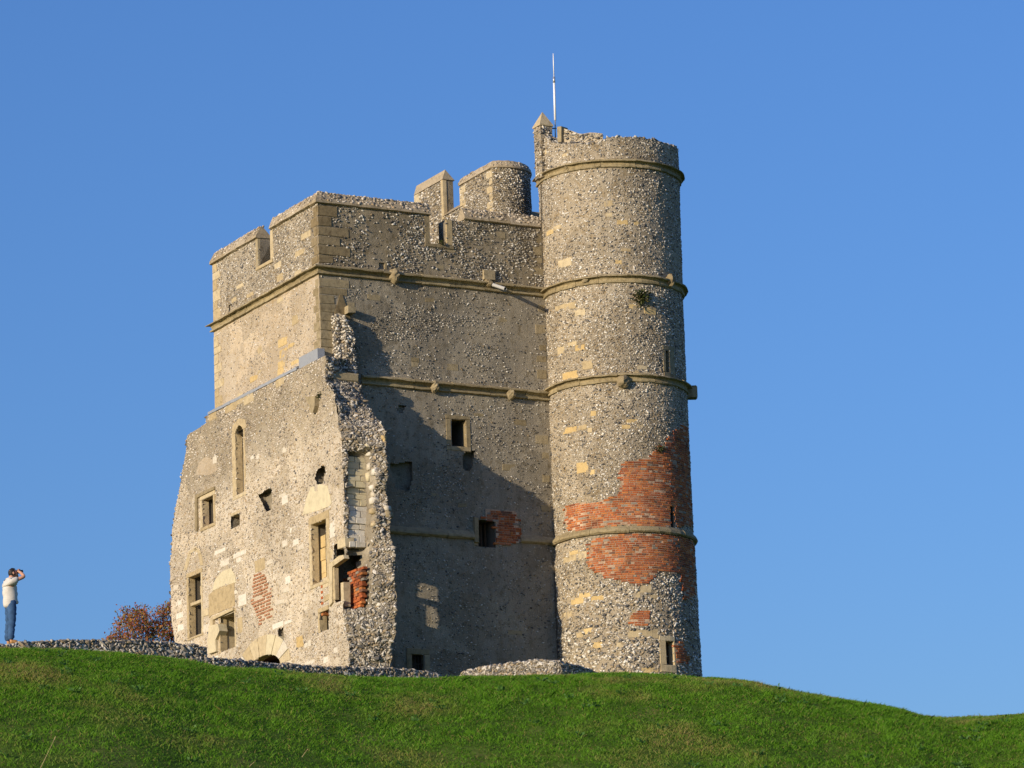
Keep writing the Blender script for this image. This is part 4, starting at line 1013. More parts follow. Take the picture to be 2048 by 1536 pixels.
# --- stair turret and inner parapet behind the long face
bT = 1.6
d = lray(985, 380); t_ = (bT-CL[1])/d[1]; P1 = CL+d*t_; aT = P1[0]
SI = PlaneA(aT); b0T = SI.inv(920, 385)[0]
ctr = np.array([aT+.24*cs+1.07*sn, bT-.24*sn+1.07*cs]); rT = math.hypot(P1[0]-ctr[0], P1[1]-ctr[1])
angs = math.atan2(P1[1]-ctr[1], P1[0]-ctr[0])
zTb = DECK-.2
zT_lo = SI.inv(955, 352)[1]; zT_hi = zT_lo+.42
plan = [(aT, b0T-(b0T-bT)*k/14) for k in range(14)]+[(ctr[0]+rT*math.cos(angs+q), ctr[1]+rT*math.sin(angs+q)) for q in np.linspace(0, math.radians(200), 30)]
plan = np.array(plan)
zz = np.linspace(zTb, zT_lo, 34)
PT_ = np.zeros((len(plan), 34, 3)); PT_[..., :2] = plan[:, None]; PT_[..., 2] = zz
Lp = np.r_[0, np.cumsum(np.hypot(*np.diff(plan, axis=0).T))]
pTur = Patch(PT_, np.broadcast_to(Lp[:, None], PT_.shape[:2]).copy(), np.broadcast_to(zz, PT_.shape[:2]).copy()).displace(.015, 3, 61.)
turret = pTur.build('stair_turret', M['mortar_top'], GH, label='low round turret with sloping coping behind the parapet')
# its coping, mitred along the plan
def offset(plan, o):
    t = np.gradient(plan, axis=0); t /= np.linalg.norm(t, axis=1, keepdims=True); n = np.stack([t[:, 1], -t[:, 0]], 1)
    return plan-n*(-o)
cw = 1 if np.dot(offset(plan, .1)[20]-plan[20], plan[20]-ctr) > 0 else -1
segs = [(0, 7), (7, 13), (13, 19), (19, 25), (25, 31), (31, 37), (37, 43)]
CT = [(.0, -.02), (.07, .0), (.07, .05), (-.03, .26), (-.09, .29), (-.5, .28), (-.5, 0)]
for (i0, i1) in segs:
    V, Fq = [], []; k = len(CT)
    for i in range(i0, min(i1, len(plan)-1)+1):
        for (o, z) in CT:
            q = offset(plan, o*cw)[i]; V.append((q[0], q[1], zT_lo+z+random.uniform(-.012, .012)))
    n_ = len(V)//k
    for i in range(n_-1):
        for q in range(k): Fq.append([i*k+q, (i+1)*k+q, (i+1)*k+(q+1) % k, i*k+(q+1) % k])
    Fq += [list(range(k)), [(n_-1)*k+q for q in range(k)][::-1]]
    me = new_mesh('coping_stone', np.array(V), Fq, M['coping'])
    bm = bmesh.new(); bm.from_mesh(me); bmesh.ops.recalc_face_normals(bm, faces=bm.faces); bm.to_mesh(me); bm.free()
    link('coping_stone', me, turret)
_o1, _o2 = offset(plan, .06*cw), offset(plan, -.04*cw)
PC = np.zeros((len(plan), 4, 3))
for k in range(4): q = k/3; PC[:, k, :2] = _o1*(1-q)+_o2*q; PC[:, k, 2] = zT_lo+.06+.20*q
pCo = Patch(PC[:44], np.broadcast_to(Lp[:44, None], (44, 4)).copy(), np.broadcast_to(np.arange(4.)[None], (44, 4)).copy())
if np.dot(pCo.normals()[20, 1, :2], PC[20, 1, :2]-ctr) < 0: pCo = Patch(PC[:44][::-1].copy(), pCo.U[::-1].copy(), pCo.V.copy())
scatter(pCo, turret, M['flint_pale'], (.12, .075), (.03, .05), .55, flat=.4)
# far side of the turret closed
back = MB(); back.box(aT+.02, aT+1.6, b0T-.35, b0T+.0, zTb, zT_lo); link('turret_back', back.mesh('turret_back', M['rubble']), turret)
STI = PlaneA(aT)
z_ = SI.inv(985, 430)[1]; k = 0
while z_ < zT_lo-.2:
    stone(STI, bT-.02, bT+(.22, .4)[k % 2], z_, z_+.26, M['lime_sun'], turret, 'quoin', out=.02); stone(STI, b0T-(.3, .42)[k % 2], b0T+.02, z_, z_+.26, M['lime_sun'], turret, 'quoin', out=.02)
    z_ += .275; k += 1
# inner parapet with a merlon
zI = SI.inv(905, 424)[1]; bm0, bm1 = SI.inv(888, 400)[0], SI.inv(831, 400)[0]; zM = SI.inv(860, 374)[1]
ip = MB(); ip.box(aT+.02, aT+.5, b0T-.3, bm1+2.0, zTb, zI)
ip.box(aT+.02, aT+.40, bm0+.02, bm1-.02, zI, zM)
par = link('inner_parapet', ip.mesh('inner_parapet', M['mortar_top']), GH)
V = np.array([(aT-.05, bm0-.03, zM), (aT+.45, bm0-.03, zM), (aT+.07, bm0-.03, zM+.37), (aT-.05, bm1+.03, zM), (aT+.45, bm1+.03, zM), (aT+.07, bm1+.03, zM+.37)])
link('gabled_cap', new_mesh('gabled_cap', V, [[0,1,2], [5,4,3], [0,2,5,3], [2,1,4,5], [1,0,3,4]], M['coping']), par)
V = np.array([(aT-.06, b0T-.25, zI), (aT+.55, b0T-.25, zI), (aT+.3, b0T-.25, zI+.3), (aT-.06, bm0+.05, zI), (aT+.55, bm0+.05, zI), (aT+.3, bm0+.05, zI+.3)])
link('coping_stone', new_mesh('coping_stone', V, [[0,1,2], [5,4,3], [0,2,5,3], [2,1,4,5], [1,0,3,4]], M['coping']), par)
PM = np.zeros((30, 30, 3)); U, V = np.meshgrid(np.linspace(bm1-.02, bm0+.02, 30), np.linspace(zI, zM, 30), indexing='ij')
SM = PlaneA(aT); SM.ex = []
stone(SM, bm0+.0, bm0+.18, zI-.1, zM, M['lime_sun'], par, 'quoin', out=.03); stone(SM, bm1-.36, bm1+.03, zM-.5, zM-.02, M['lime_sun'], par, 'corner_block', out=.05)
pM = Patch(SM.pt(U, V, 0), U, V, SM).displace(.012, 4, 63.); pM.build('merlon_face', M['mortar_top'], par)
U, V = np.meshgrid(np.linspace(bm1+2, b0T-.3, 60), np.linspace(zTb, zI, 30), indexing='ij')
pI = Patch(SM.pt(U, V, 0), U, V, SM).displace(.012, 4, 67.); pI.build('parapet_face', M['mortar_top'], par)
scatter(pM, par, M['flint'], (.10, .09), (.03, .05), .55); scatter(pI, par, M['flint'], (.10, .09), (.03, .05), .55)
far_ = MB(); far_.box(aT+3.4, aT+3.9, b0T+.9, b0T+1.5, zTb, zI+.45); link('far_parapet', far_.mesh('far_parapet', M['mortar_top']), GH)

# ------------------------------------------------------------------ flints
def coping_patch(surf, s0, s1, z):
    n = max(4, int(abs(s1-s0)/.08)); U, Q = np.meshgrid(np.linspace(s0, s1, n), np.linspace(0, 1, 7), indexing='ij')
    return Patch(surf.pt(U, z+.07+.34*Q, .09-.17*Q), U, Q).displace(.02, 5, 71.)
for (sf_, a_, b_, z_) in ((SR, .05, eu0, zc_lo), (SR, low_u1-.25, aJ, zc_lo-.01), (SL, bFar, lu1, zc_lo), (SL, lu0-.1, .05, zc_lo)):
    pc = coping_patch(sf_, a_, b_, z_)
    scatter(pc, GH, M['flint_pale'], (.13, .075), (.03, .055), .62, lambda U, V: .85+0*U, flat=.45)
    top = Patch(np.stack([pc.P[:, -1], pc.P[:, -1]+np.array([0, 0, .001])+(np.array([0, .16, 0]) if sf_ is SR else np.array([.16, 0, 0]))], 1), np.stack([pc.U[:, -1]]*2, 1), np.stack([pc.V[:, -1]*0, pc.V[:, -1]], 1))
    p_, n_, t_, _, _ = top.sample(.11, .08); m_ = len(p_); s_ = RNG.uniform(.025, .055, m_)
    link('flint_stones', flints_mesh('flint_stones', p_, n_*0+np.array([0, 0, 1.]), t_, s_*1.3, s_, s_*.8, s_*.1, M['flint_pale']), GH, kind='stuff')
zpar = zs1+.36
blobs = [(1.3, -.2)]
cl = [(820, 650, 70, 34), (845, 640, 40, 30), (965, 705, 34, 20), (690, 585, 40, 14), (775, 660, 40, 24), (920, 640, 50, 10)]
clm = [(*SR.inv(x, y), w/53, h/61) for x, y, w, h in cl]
def dens_R(U, V):
    d = np.where(V > zpar, np.clip(.62+1.9*n2(U, V, .9, 2.0), .12, 1.0), np.clip(.30+.6*n2(U, V, .8, 6.0), .13, .6))
    for (u, v, w, h) in clm:
        d = np.maximum(d, 1.5*np.exp(-(((U-u)/w)**2+((V-v)/h)**2)**2))
    d = np.where((V < zs3+1.5) & (V < zpar), np.minimum(d, .42), d); return d
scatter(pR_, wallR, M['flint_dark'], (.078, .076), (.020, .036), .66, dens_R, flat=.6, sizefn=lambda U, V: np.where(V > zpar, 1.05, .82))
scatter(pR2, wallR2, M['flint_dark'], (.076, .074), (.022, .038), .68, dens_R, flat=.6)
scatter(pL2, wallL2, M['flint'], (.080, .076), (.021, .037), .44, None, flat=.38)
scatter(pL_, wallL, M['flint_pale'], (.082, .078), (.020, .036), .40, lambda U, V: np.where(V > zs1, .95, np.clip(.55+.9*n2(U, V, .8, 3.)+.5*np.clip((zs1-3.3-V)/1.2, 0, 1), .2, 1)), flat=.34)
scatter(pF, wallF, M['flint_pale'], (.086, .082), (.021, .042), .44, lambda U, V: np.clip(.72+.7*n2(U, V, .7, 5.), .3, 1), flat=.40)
def sz_drum(U, V): return .85+.35*np.clip((zs3-V)/3, 0, 1)
scatter(pDrum, drum, M['flint'], (.078, .072), (.022, .042), .56, lambda U, V: np.clip(.92+.6*n2(U, V, .8, 9.), .45, 1)*np.where(V < 2.2, .78, 1), sizefn=sz_drum, flat=.46)
scatter(pTur, turret, M['flint'], (.078, .074), (.022, .038), .62)
scatter(pTop, drum, M['flint_dark'], (.10, .10), (.04, .07), .7)
scatter(pU_, stub, M['flint'], (.085, .08), (.03, .055), .7)
scatter(pT_, wallF, M['flint_dark'], (.12, .12), (.05, .08), .7)
scatter(pE_, wallE, M['flint'], (.085, .08), (.03, .055), .7)
scatter(pS_, wallS, M['flint_dark'], (.11, .11), (.03, .05), .6, lambda U, V: .6+0*U)
# rubble of the broken end: the largest stones are parts, the rest one mass
def rubble(patch, parent, n_parts, mat, pitch, size, keep=None, shared=10, name='flint', prot=.65):
    p, n, t, U, V = patch.sample(*pitch, jit=.4)
    k = np.ones(len(p), bool)
    if patch.surf is not None:
        for h in patch.surf.holes: k &= ~h(U, V)
    if keep is not None: k &= keep(U, V, p)
    p, n, t = p[k], n[k], t[k]; m = len(p); s = RNG.uniform(*size, m)*RNG.choice([.8, 1, 1, 1.35], m)
    order = np.argsort(-s); big = order[:n_parts]; rest = order[n_parts:]
    protos = []
    for q in range(shared):
        bm = bmesh.new(); bmesh.ops.create_icosphere(bm, subdivisions=1, radius=1.0)
        for v in bm.verts: v.co *= random.uniform(.5, 1.35)
        me = bpy.data.meshes.new(name); bm.to_mesh(me); bm.free(); me.materials.append(mat); protos.append(me)
    for q in big:
        o = bpy.data.objects.new(name, protos[random.randrange(shared)]); COL.objects.link(o); o.parent = parent
        nn, tt = Vector(n[q]), Vector(t[q]); bb = nn.cross(tt)
        R3 = Matrix((tt, bb, nn)).transposed() @ Matrix.Rotation(random.gauss(0, .6), 3, 'Z')
        o.rotation_euler = R3.to_euler(); o.location = Vector(p[q])+nn*float(s[q])*(prot-.35)
        o.scale = (s[q]*random.uniform(1.1, 2.1), s[q]*random.uniform(.55, 1.0), s[q]*random.uniform(.5, .85))
    r = rest; mm = len(r)
    me = flints_mesh('rubble_stones', p[r], n[r], t[r], s[r]*RNG.uniform(1, 2.1, mm), s[r]*RNG.uniform(.55, 1.0, mm), s[r]*RNG.uniform(.5, .85, mm), s[r]*(prot-.35), mat, .8)
    link('rubble_stones', me, parent, kind='stuff')
def flint_obj_mat():
    m, nt, b = mat_base('loose_flint', .55, .4)
    oi = nd(nt, 'ShaderNodeObjectInfo'); g = nd(nt, 'ShaderNodeNewGeometry')
    a = nd(nt, 'ShaderNodeMath', operation='ADD'); nt.links.new(oi.outputs['Random'], a.inputs[0]); nt.links.new(g.outputs['Random Per Island'], a.inputs[1])
    fr = nd(nt, 'ShaderNodeMath', operation='FRACT'); nt.links.new(a.outputs[0], fr.inputs[0])
    c = ramp(nt, fr.outputs[0], [(0, (.47, .425, .35)), (.20, (.34, .30, .24)), (.38, (.235, .215, .185)), (.56, (.125, .12, .115)), (.70, (.36, .28, .175)), (.84, (.62, .58, .51))], 'CONSTANT')
    n = noise_out(nt, 22, 3, .6)
    c = mixc(nt, .7, c, ramp(nt, n, [(.35, (.45,)*3), (.6, (1.15,)*3)]), 'MULTIPLY')
    nt.links.new(c, b.inputs['Base Color']); return m
M['loose'] = flint_obj_mat()
rubble(pB_, wallB, 280, M['loose'], (.088, .08), (.030, .056), lambda U, V, p: (slot(U, V) < .35) & (RNG.random(len(U)) < .86))

# ------------------------------------------------------------------ bricks: up to 300 as parts, the rest one mass
random.shuffle(BRICKS); BRICKS.sort(key=lambda b: -b[6])
cnt = 0; rest = {}
for (sf, a, b, c, d, out, w, par_) in BRICKS:
    facing = True
    if sf is ST:
        th = ((a+b)/2)/ST.R; facing = math.cos(th-(math.radians(270)-YAW)) > .45
    hole = any(h(np.array([(a+b)/2]), np.array([(c+d)/2]))[0] for h in sf.holes)
    if hole: continue
    V, Fq = block_vf(sf, a, b, c, d, out=.034+out*.7, depth=.06, bev=.005, jit=.004)
    if cnt < 295 and facing:
        link('brick', new_mesh('brick', V, Fq, M['brick_faded' if sf is SF else 'brick']), par_); cnt += 1
    else:
        rest.setdefault(par_.name, [par_, MB()])[1].add(V, Fq)
for nm, (par_, mb) in rest.items(): link('brickwork', mb.mesh('brickwork', M['brick']), par_, kind='stuff')

# ------------------------------------------------------------------ low ruined walls
def low_wall(pts, label, thick, n_parts, seed, mat=None, h_extra=0.0, group='low ruined walls round the gatehouse'):
    """pts: (px, py_top, Y) along the front top edge"""
    W_ = np.array([atY(x, y, Y) for x, y, Y in pts]); L_ = np.r_[0, np.cumsum(np.linalg.norm(np.diff(W_[:, :2], axis=0), axis=1))]
    n = max(8, int(L_[-1]/.07)); s = np.linspace(0, L_[-1], n)
    X, Y, Z = (np.interp(s, L_, W_[:, k]) for k in range(3))
    base = np.array([X[0], Y[0], float(ground(X[0], Y[0]))])
    tx, ty = np.gradient(X), np.gradient(Y); l = np.hypot(tx, ty); nx, ny = -ty/l, tx/l          # away from viewer
    G = np.minimum(ground(X, Y, False), Z)-.5
    Z = Z+.035*n2(s, s*0, 3.0, seed)
    cols = []
    hts = 10
    for k in range(hts+1): cols.append(np.stack([X, Y, G+(Z-G)*k/hts], -1))
    for k in range(1, 6): q = thick*k/5; cols.append(np.stack([X+nx*q, Y+ny*q, Z+.02*n2(s, s*0+k, 4, seed)], -1))
    cols.append(np.stack([X+nx*thick, Y+ny*thick, G], -1))
    P = np.stack(cols, 1)-base
    root = thing('ruined_wall', label, 'wall', tuple(base), 0, group)
    U = np.broadcast_to(s[:, None], P.shape[:2]).copy(); V = P[..., 2].copy()
    pt = Patch(P, U, V).displace(.04, 3, seed)
    bd = pt.build('wall_core', M['rubble'], root)
    # ends
    e = MB()
    for i in (0, -1): e.add(P[i], [list(range(P.shape[1]))])
    link('wall_end', e.mesh('wall_end', M['rubble']), root)
    rubble(pt, root, n_parts, mat or M['loose'], (.082, .074), (.030, .052), None, name='stone', prot=.6)
    return root
low_wall([(-60,1294,97.6),(0,1290,97.9),(40,1286,98.2),(100,1281,98.6),(180,1281,99.3),(260,1281,99.9),(330,1286,100.5),(390,1291,101),(414,1297,101.2)], 'long low rubble wall under the autumn bush, running left past the photographer', .9, 260, 3.0)
low_wall([(414,1316,112),(460,1319,112.5),(520,1325,113.2),(580,1329,113.9),(660,1335,114.8),(740,1338,115.7),(800,1338,116.4),(850,1344,117),(884,1353,117.4)], 'low rubble wall running below the arched doorway and broken wall end', .7, 200, 5.0)
low_wall([(916,1356,121.2),(928,1343,121),(960,1336,120.6),(1010,1327,120.1),(1060,1322,119.6),(1105,1322,119.2),(1120,1324,119.2),(1150,1330,119.7),(1180,1340,120.3),(1200,1350,120.7)], 'short humped rubble wall below the foot of the round tower', .7, 160, 9.0)

# ------------------------------------------------------------------ aerial mast on the tower
pm = l2w((pcx, pcy, 0)); Ym = pm[1]+.1
def A(x, y): return atY(x, y, Ym)
ab = A(1111, 282); ant = thing('antenna_mast', 'thin white whip antenna on a short pole beside the pointed pier', 'antenna', tuple(ab))
def at_(p): return tuple(np.asarray(p)-ab)
MB_ = MB().tube([at_(A(1111, 284)), at_(A(1110.4, 240))], .022, 8); link('pole', MB_.mesh('pole', M['alu'], True), ant)
MB_ = MB().tube([at_(A(1110.4, 240.5)), at_(A(1108.2, 165.5))], .040, 12); link('tube', MB_.mesh('tube', M['white'], True), ant)
MB_ = MB().tube([at_(A(1108.2, 166)), at_(A(1107.8, 154))], .042, 12); link('collar', MB_.mesh('collar', M['alu'], True), ant)
MB_ = MB().tube([at_(A(1107.8, 154)), at_(A(1107, 125)), at_(A(1106.4, 107))], [.016, .019, .014], 8); link('whip', MB_.mesh('whip', M['white'], True), ant)
MB_ = MB().tube([at_(A(1097, 256.5)), at_(A(1113, 257))], .02, 6); link('bracket', MB_.mesh('bracket', M['iron']), ant)

# ------------------------------------------------------------------ plants on the masonry
def leaf_mat(name, stops, trans=.3, rough=.6):
    m, nt, b = mat_base(name, rough, .25); g = nd(nt, 'ShaderNodeNewGeometry')
    c = ramp(nt, g.outputs['Random Per Island'], stops, 'CONSTANT'); nt.links.new(c, b.inputs['Base Color'])
    t = nd(nt, 'ShaderNodeBsdfTranslucent'); nt.links.new(c, t.inputs[0]); mx = nd(nt, 'ShaderNodeMixShader'); mx.inputs[0].default_value = trans
    out = nt.nodes['Material Output']; nt.links.new(b.outputs[0], mx.inputs[1]); nt.links.new(t.outputs[0], mx.inputs[2]); nt.links.new(mx.outputs[0], out.inputs[0]); return m
M['leaf'] = leaf_mat('wall_plant_leaf', [(0, (.05, .075, .02)), (.4, (.08, .09, .03)), (.75, (.11, .10, .04))])
M['autumn'] = leaf_mat('autumn_leaf', [(0, (.40, .11, .06)), (.20, (.44, .17, .06)), (.38, (.28, .09, .06)), (.5, (.46, .22, .06)), (.64, (.18, .19, .05)), (.80, (.27, .22, .06)), (.92, (.50, .30, .07))], .35)
M['bark'] = plain('bark', (.09, .07, .055), .9)
def leaves(centers, dirs, size, mat, name):
    m = len(centers); c = np.asarray(centers); d = np.asarray(dirs); d = d/np.linalg.norm(d, axis=1, keepdims=True)
    r = RNG.normal(size=(m, 3)); x = np.cross(d, r); x /= np.linalg.norm(x, axis=1, keepdims=True); s = RNG.uniform(*size, m)[:, None]
    y = np.cross(d, x)
    V = np.stack([c, c+d*s*.5+x*s*.30+y*s*.08, c+d*s, c+d*s*.5-x*s*.30+y*s*.08], 1)
    return new_mesh(name, V.reshape(-1, 3), np.arange(m*4).reshape(m, 4), mat)
def tuft(surf, px, py, r, n, label, size=(.07, .16)):
    u, v = surf.inv(px, py); base = surf.pt(u, v, .0); o_ = surf.pt(u, v, 1.0)-base; bw = l2w(base)
    on = np.array([o_[0]*cs-o_[1]*sn, o_[0]*sn+o_[1]*cs, o_[2]])
    root = thing('wall_plant', label, 'plant', tuple(bw), 0, 'plants rooted in the masonry')
    dirs = RNG.normal(size=(n, 3))*.7+on*.7+np.array([0, 0, .5]); dirs /= np.linalg.norm(dirs, axis=1, keepdims=True)
    cen = dirs*RNG.uniform(.02, r, (n, 1))
    link('foliage', leaves(cen, dirs+RNG.normal(size=(n, 3))*.5, size, M['leaf'], 'foliage'), root)
    st = MB()
    for k in range(7): st.tube([(0, 0, 0), tuple(dirs[k]*r*.8)], [.012, .004], 5)
    link('stem', st.mesh('stem', M['bark']), root)
tuft(ST, 1280, 600, .36, 240, 'dark tuft growing from the round tower under its second string course')
tuft(SF, 641, 792, .13, 60, 'small green sprig on the broken wall top by the corner', (.04, .09))
tuft(SR, 880, 488, .14, 60, 'brownish weeds on the sill of the parapet notch', (.04, .09))
tuft(ST, 1318, 902, .2, 90, 'dark weed clump at the top edge of the red brick repair', (.05, .1))

# autumn bush behind the low wall
def bush():
    YB = 141.0
    bp = atY(286, 1300, YB); gz = float(ground(bp[0], bp[1])); base = np.array([bp[0], bp[1], gz])
    root = thing('autumn_bush', 'bush with red and orange autumn leaves behind the low wall left of the ruin', 'bush', tuple(base))
    st = MB(); ends = []
    def grow(p, d, L, r, lev):
        q = p+d*L; mid = p+d*L*.5+RNG.normal(size=3)*L*.06
        st.tube([tuple(p), tuple(mid), tuple(q)], [r, r*.8, r*.6], 5, cap=False)
        ends.append((q, d)) if lev < 2 else None
        if lev == 0: return
        for k in range(3):
            nd_ = d+RNG.normal(size=3)*.5; nd_[2] = nd_[2]+.1; nd_ /= np.linalg.norm(nd_)
            grow(q if k else mid, nd_, L*RNG.uniform(.6, .85), r*.6, lev-1)
    # lumpy outline: each main stem ends in a clump
    for (x, y) in [(226,1283),(240,1268),(252,1240),(262,1222),(275,1238),(288,1228),(296,1248),(310,1258),(322,1240),(335,1222),(346,1216),(350,1245),(270,1262),(300,1274),(330,1268),(248,1282),(345,1275)]:
        tip = atY(x, y, YB+RNG.uniform(-.5, .5))-base; foot_ = np.array([RNG.uniform(-.3, .3), RNG.uniform(-.3, .3), -.1])
        v = tip-foot_; L = np.linalg.norm(v); q = foot_+v*max(.3, 1-.42/L)
        st.tube([tuple(foot_), tuple(foot_+v*.35+RNG.normal(size=3)*.06), tuple(q)], [.035, .025, .016], 6, cap=False)
        for k in range(5):
            d = v/L+RNG.normal(size=3)*.45; d /= np.linalg.norm(d); grow(q, d, .26, .012, 2)
    E_ = np.array([e[0] for e in ends]); D_ = np.array([e[1] for e in ends])
    cen = np.repeat(E_, 5, 0)+RNG.normal(size=(len(E_)*5, 3))*.10; dr = np.repeat(D_, 5, 0)+RNG.normal(size=(len(E_)*5, 3))*.9
    link('stems', st.mesh('stems', M['bark']), root); link('crown', leaves(cen, dr, (.06, .12), M['autumn'], 'crown'), root)
bush()

# ------------------------------------------------------------------ the photographer on the wall
def skin_mesh(name, verts, edges, radii, mat, sub=2, root=0):
    me = bpy.data.meshes.new(name); me.from_pydata(verts, edges, []); o = bpy.data.objects.new(name, me); COL.objects.link(o)
    o.modifiers.new('skin', 'SKIN'); sd = o.modifiers.new('sub', 'SUBSURF'); sd.levels = sub; sd.render_levels = sub
    for i, r in enumerate(radii):
        sv = me.skin_vertices[0].data[i]; sv.radius = r if isinstance(r, tuple) else (r, r); sv.use_root = (i == root)
    dg = bpy.context.evaluated_depsgraph_get(); m2 = bpy.data.meshes.new_from_object(o.evaluated_get(dg)); bpy.data.objects.remove(o); bpy.data.meshes.remove(me)
    m2.name = name; m2.materials.clear(); m2.materials.append(mat)
    m2.polygons.foreach_set('use_smooth', np.ones(len(m2.polygons), bool)); return m2
M['skin'] = plain('skin', (.56, .30, .20), .5, .3, var=.08)
M['shirt'] = plain('cream_shirt', (.64, .61, .56), .85, .1, var=.12, scale=9)
M['jeans'] = plain('blue_jeans', (.05, .108, .225), .85, .1, var=.35, scale=7)
M['hair'] = plain('dark_hair', (.02, .016, .016), .6)
M['shoe'] = plain('tan_shoe', (.50, .27, .10), .6)
M['black'] = plain('black_plastic', (.015, .015, .017), .4)
def person():
    fp = atY(22, 1288.5, 98.4); foot = np.array([fp[0], fp[1], fp[2]])
    hd = math.radians(28)                                   # facing right and a little away
    root = thing('person', 'man in cream shirt and blue jeans standing on the low wall, photographing the castle', 'person', tuple(foot), hd)
    k = 155/8000*98.4/1.75                                    # true to the height in the photograph
    root.scale = (k, k, k)
    # local: +x forward, +y his left, z up
    V = [(0.0, 0, .93), (.0, 0, 1.08), (-.02, 0, 1.24), (-.035, 0, 1.38), (-.01, 0, 1.475), (.015, 0, 1.55), (.04, 0, 1.63), (.055, 0, 1.70)]
    E = [(0, 1), (1, 2), (2, 3), (3, 4), (4, 5), (5, 6), (6, 7)]
    Rr = [(.10, .125), (.09, .11), (.095, .12), (.085, .125), (.06, .08), (.055, .055), (.085, .075), (.07, .065)]
    def add(p, r, e): V.append(p); Rr.append(r); E.append((e, len(V)-1)); return len(V)-1
    hands = {}
    for s in (-1, 1):
        sh = add((-.02, s*.19, 1.425), .050, 3); el = add((.25, s*.235, 1.545), .045, sh); fo = add((.21, s*.15, 1.635), .038, el)
        wr = add((.175, s*.085, 1.685), .027, fo); pm_ = add((.165, s*.065, 1.715), (.034, .018), wr)
        for q in range(4):
            b0 = add((.168+.012*q-.01, s*(.055-.004*q), 1.735+.004*q), .0095, pm_); b1 = add((.185+.010*q, s*(.032), 1.75+.003*q-.004*abs(q-1)), .0085, b0); add((.20+.009*q, s*.012, 1.742), .008, b1)
        t0 = add((.145, s*.05, 1.70), .011, wr); add((.14, s*.025, 1.695), .010, t0)
        hp = add((.0, s*.085, .84), .085, 0); kn = add((.0-.005, s*.095, .49), .055, hp); ak = add((-.035, s*.10, .10), .042, kn)
        hl = add((-.03, s*.10, .05), .036, ak); add((.09, s*.115, .035), (.036, .028), hl)
    body = link('body', skin_mesh('body', V, E, Rr, M['skin']), root)
    # head details
    hc = Vector((.055, 0, 1.655)); tilt = Matrix.Rotation(math.radians(-16), 3, 'Y')
    def ell(c, r, n=16, m=10, keep=None):
        vs, fs = [], []
        for i in range(m+1):
            ph = math.pi*i/m
            for j in range(n):
                t = 2*math.pi*j/n; d = Vector((math.sin(ph)*math.cos(t), math.sin(ph)*math.sin(t), math.cos(ph))); vs.append(Vector(c)+tilt @ Vector((d.x*r[0], d.y*r[1], d.z*r[2])))
        for i in range(m):
            for j in range(n):
                f = [i*n+j, (i+1)*n+j, (i+1)*n+(j+1) % n, i*n+(j+1) % n]
                t = 2*math.pi*(j+.5)/n; ph = math.pi*(i+.5)/m
                if keep is None or keep(math.sin(ph)*math.cos(t), math.sin(ph)*math.sin(t), math.cos(ph)): fs.append(f)
        return [tuple(v) for v in vs], fs
    mb = MB().add(*ell(hc, (.100, .078, .115))); link('head', mb.mesh('head', M['skin'], True), root)
    mb = MB().add(*ell(hc, (.110, .088, .124), 28, 18, lambda x, y, z: (x < .25 and z > -.55 and not (x < -.05 and z > .35 and abs(y) < .55 and x > -.75)) or (z > .62 and x < .6 and abs(y) > .3)))
    link('hair', mb.mesh('hair', M['hair'], True), root)
    for s in (-1, 1):
        mb = MB().add(*ell((.045, s*.082, 1.645), (.026, .012, .034), 8, 6)); link('ear', mb.mesh('ear', M['skin'], True), root)
        mb = MB().add(*ell((.138, s*.032, 1.682), (.012, .014, .010), 8, 6)); link('eye', mb.mesh('eye', M['white'], True), root)
    mb = MB().add(*ell((.155, 0, 1.655), (.022, .016, .026), 8, 6)); link('nose', mb.mesh('nose', M['skin'], True), root)
    mb = MB().add(*ell((.138, 0, 1.605), (.012, .026, .008), 8, 6)); link('mouth', mb.mesh('mouth', M['skin'], True), root)
    # shirt
    V = [(.0, 0, 1.16), (-.005, 0, .86), (-.03, 0, 1.34), (-.04, 0, 1.43), (-.01, 0, 1.50)]; E = [(0, 1), (0, 2), (2, 3), (3, 4)]; Rr = [(.150, .185), (.185, .215), (.152, .195), (.13, .185), (.08, .085)]
    for s in (-1, 1):
        V.append((-.02, s*.205, 1.43)); Rr.append(.088); E.append((3, len(V)-1)); V.append((.13, s*.228, 1.495)); Rr.append(.08); E.append((len(V)-2, len(V)-1))
    me = skin_mesh('shirt', V, E, Rr, M['shirt']); sh = link('shirt', me, root)
    for v in me.vertices:
        if v.co.z < .99: v.co.z = v.co.z*1.0+(.05 if v.co.x > .03 else -.04)*min(1, (1-v.co.z)*8)
        c = v.co; w = .008*math.sin(c.z*38+c.x*16+c.y*9)+.006*math.sin(c.z*21-c.y*25); c.x += w; c.y += w*.5*(1 if c.y > 0 else -1)
    mb = MB(); tr = [(.085*math.cos(t)-.012, .088*math.sin(t), 1.525+.012*math.cos(t)) for t in np.linspace(0, 2*math.pi, 17)]
    mb.tube(tr, .020, 6); link('collar', mb.mesh('collar', M['shirt'], True), sh)
    # trousers
    V = [(0, 0, .90)]; E = []; Rr = [(.125, .155)]
    V.append((0, 0, 1.10)); E.append((0, 1)); Rr.append((.115, .135))
    for s in (-1, 1):
        V += [(.0, s*.085, .80), (-.004, s*.093, .50), (-.03, s*.10, .30), (-.04, s*.10, .065)]; n_ = len(V); E += [(0, n_-4), (n_-4, n_-3), (n_-3, n_-2), (n_-2, n_-1)]; Rr += [.112, .090, .084, .080]
    me = skin_mesh('trousers', V, E, Rr, M['jeans'])
    for v in me.vertices:
        c = v.co; w = .007*math.sin(c.z*44+c.x*30)+.005*math.sin(c.z*70-c.y*30); c.x += w
    link('trousers', me, root)
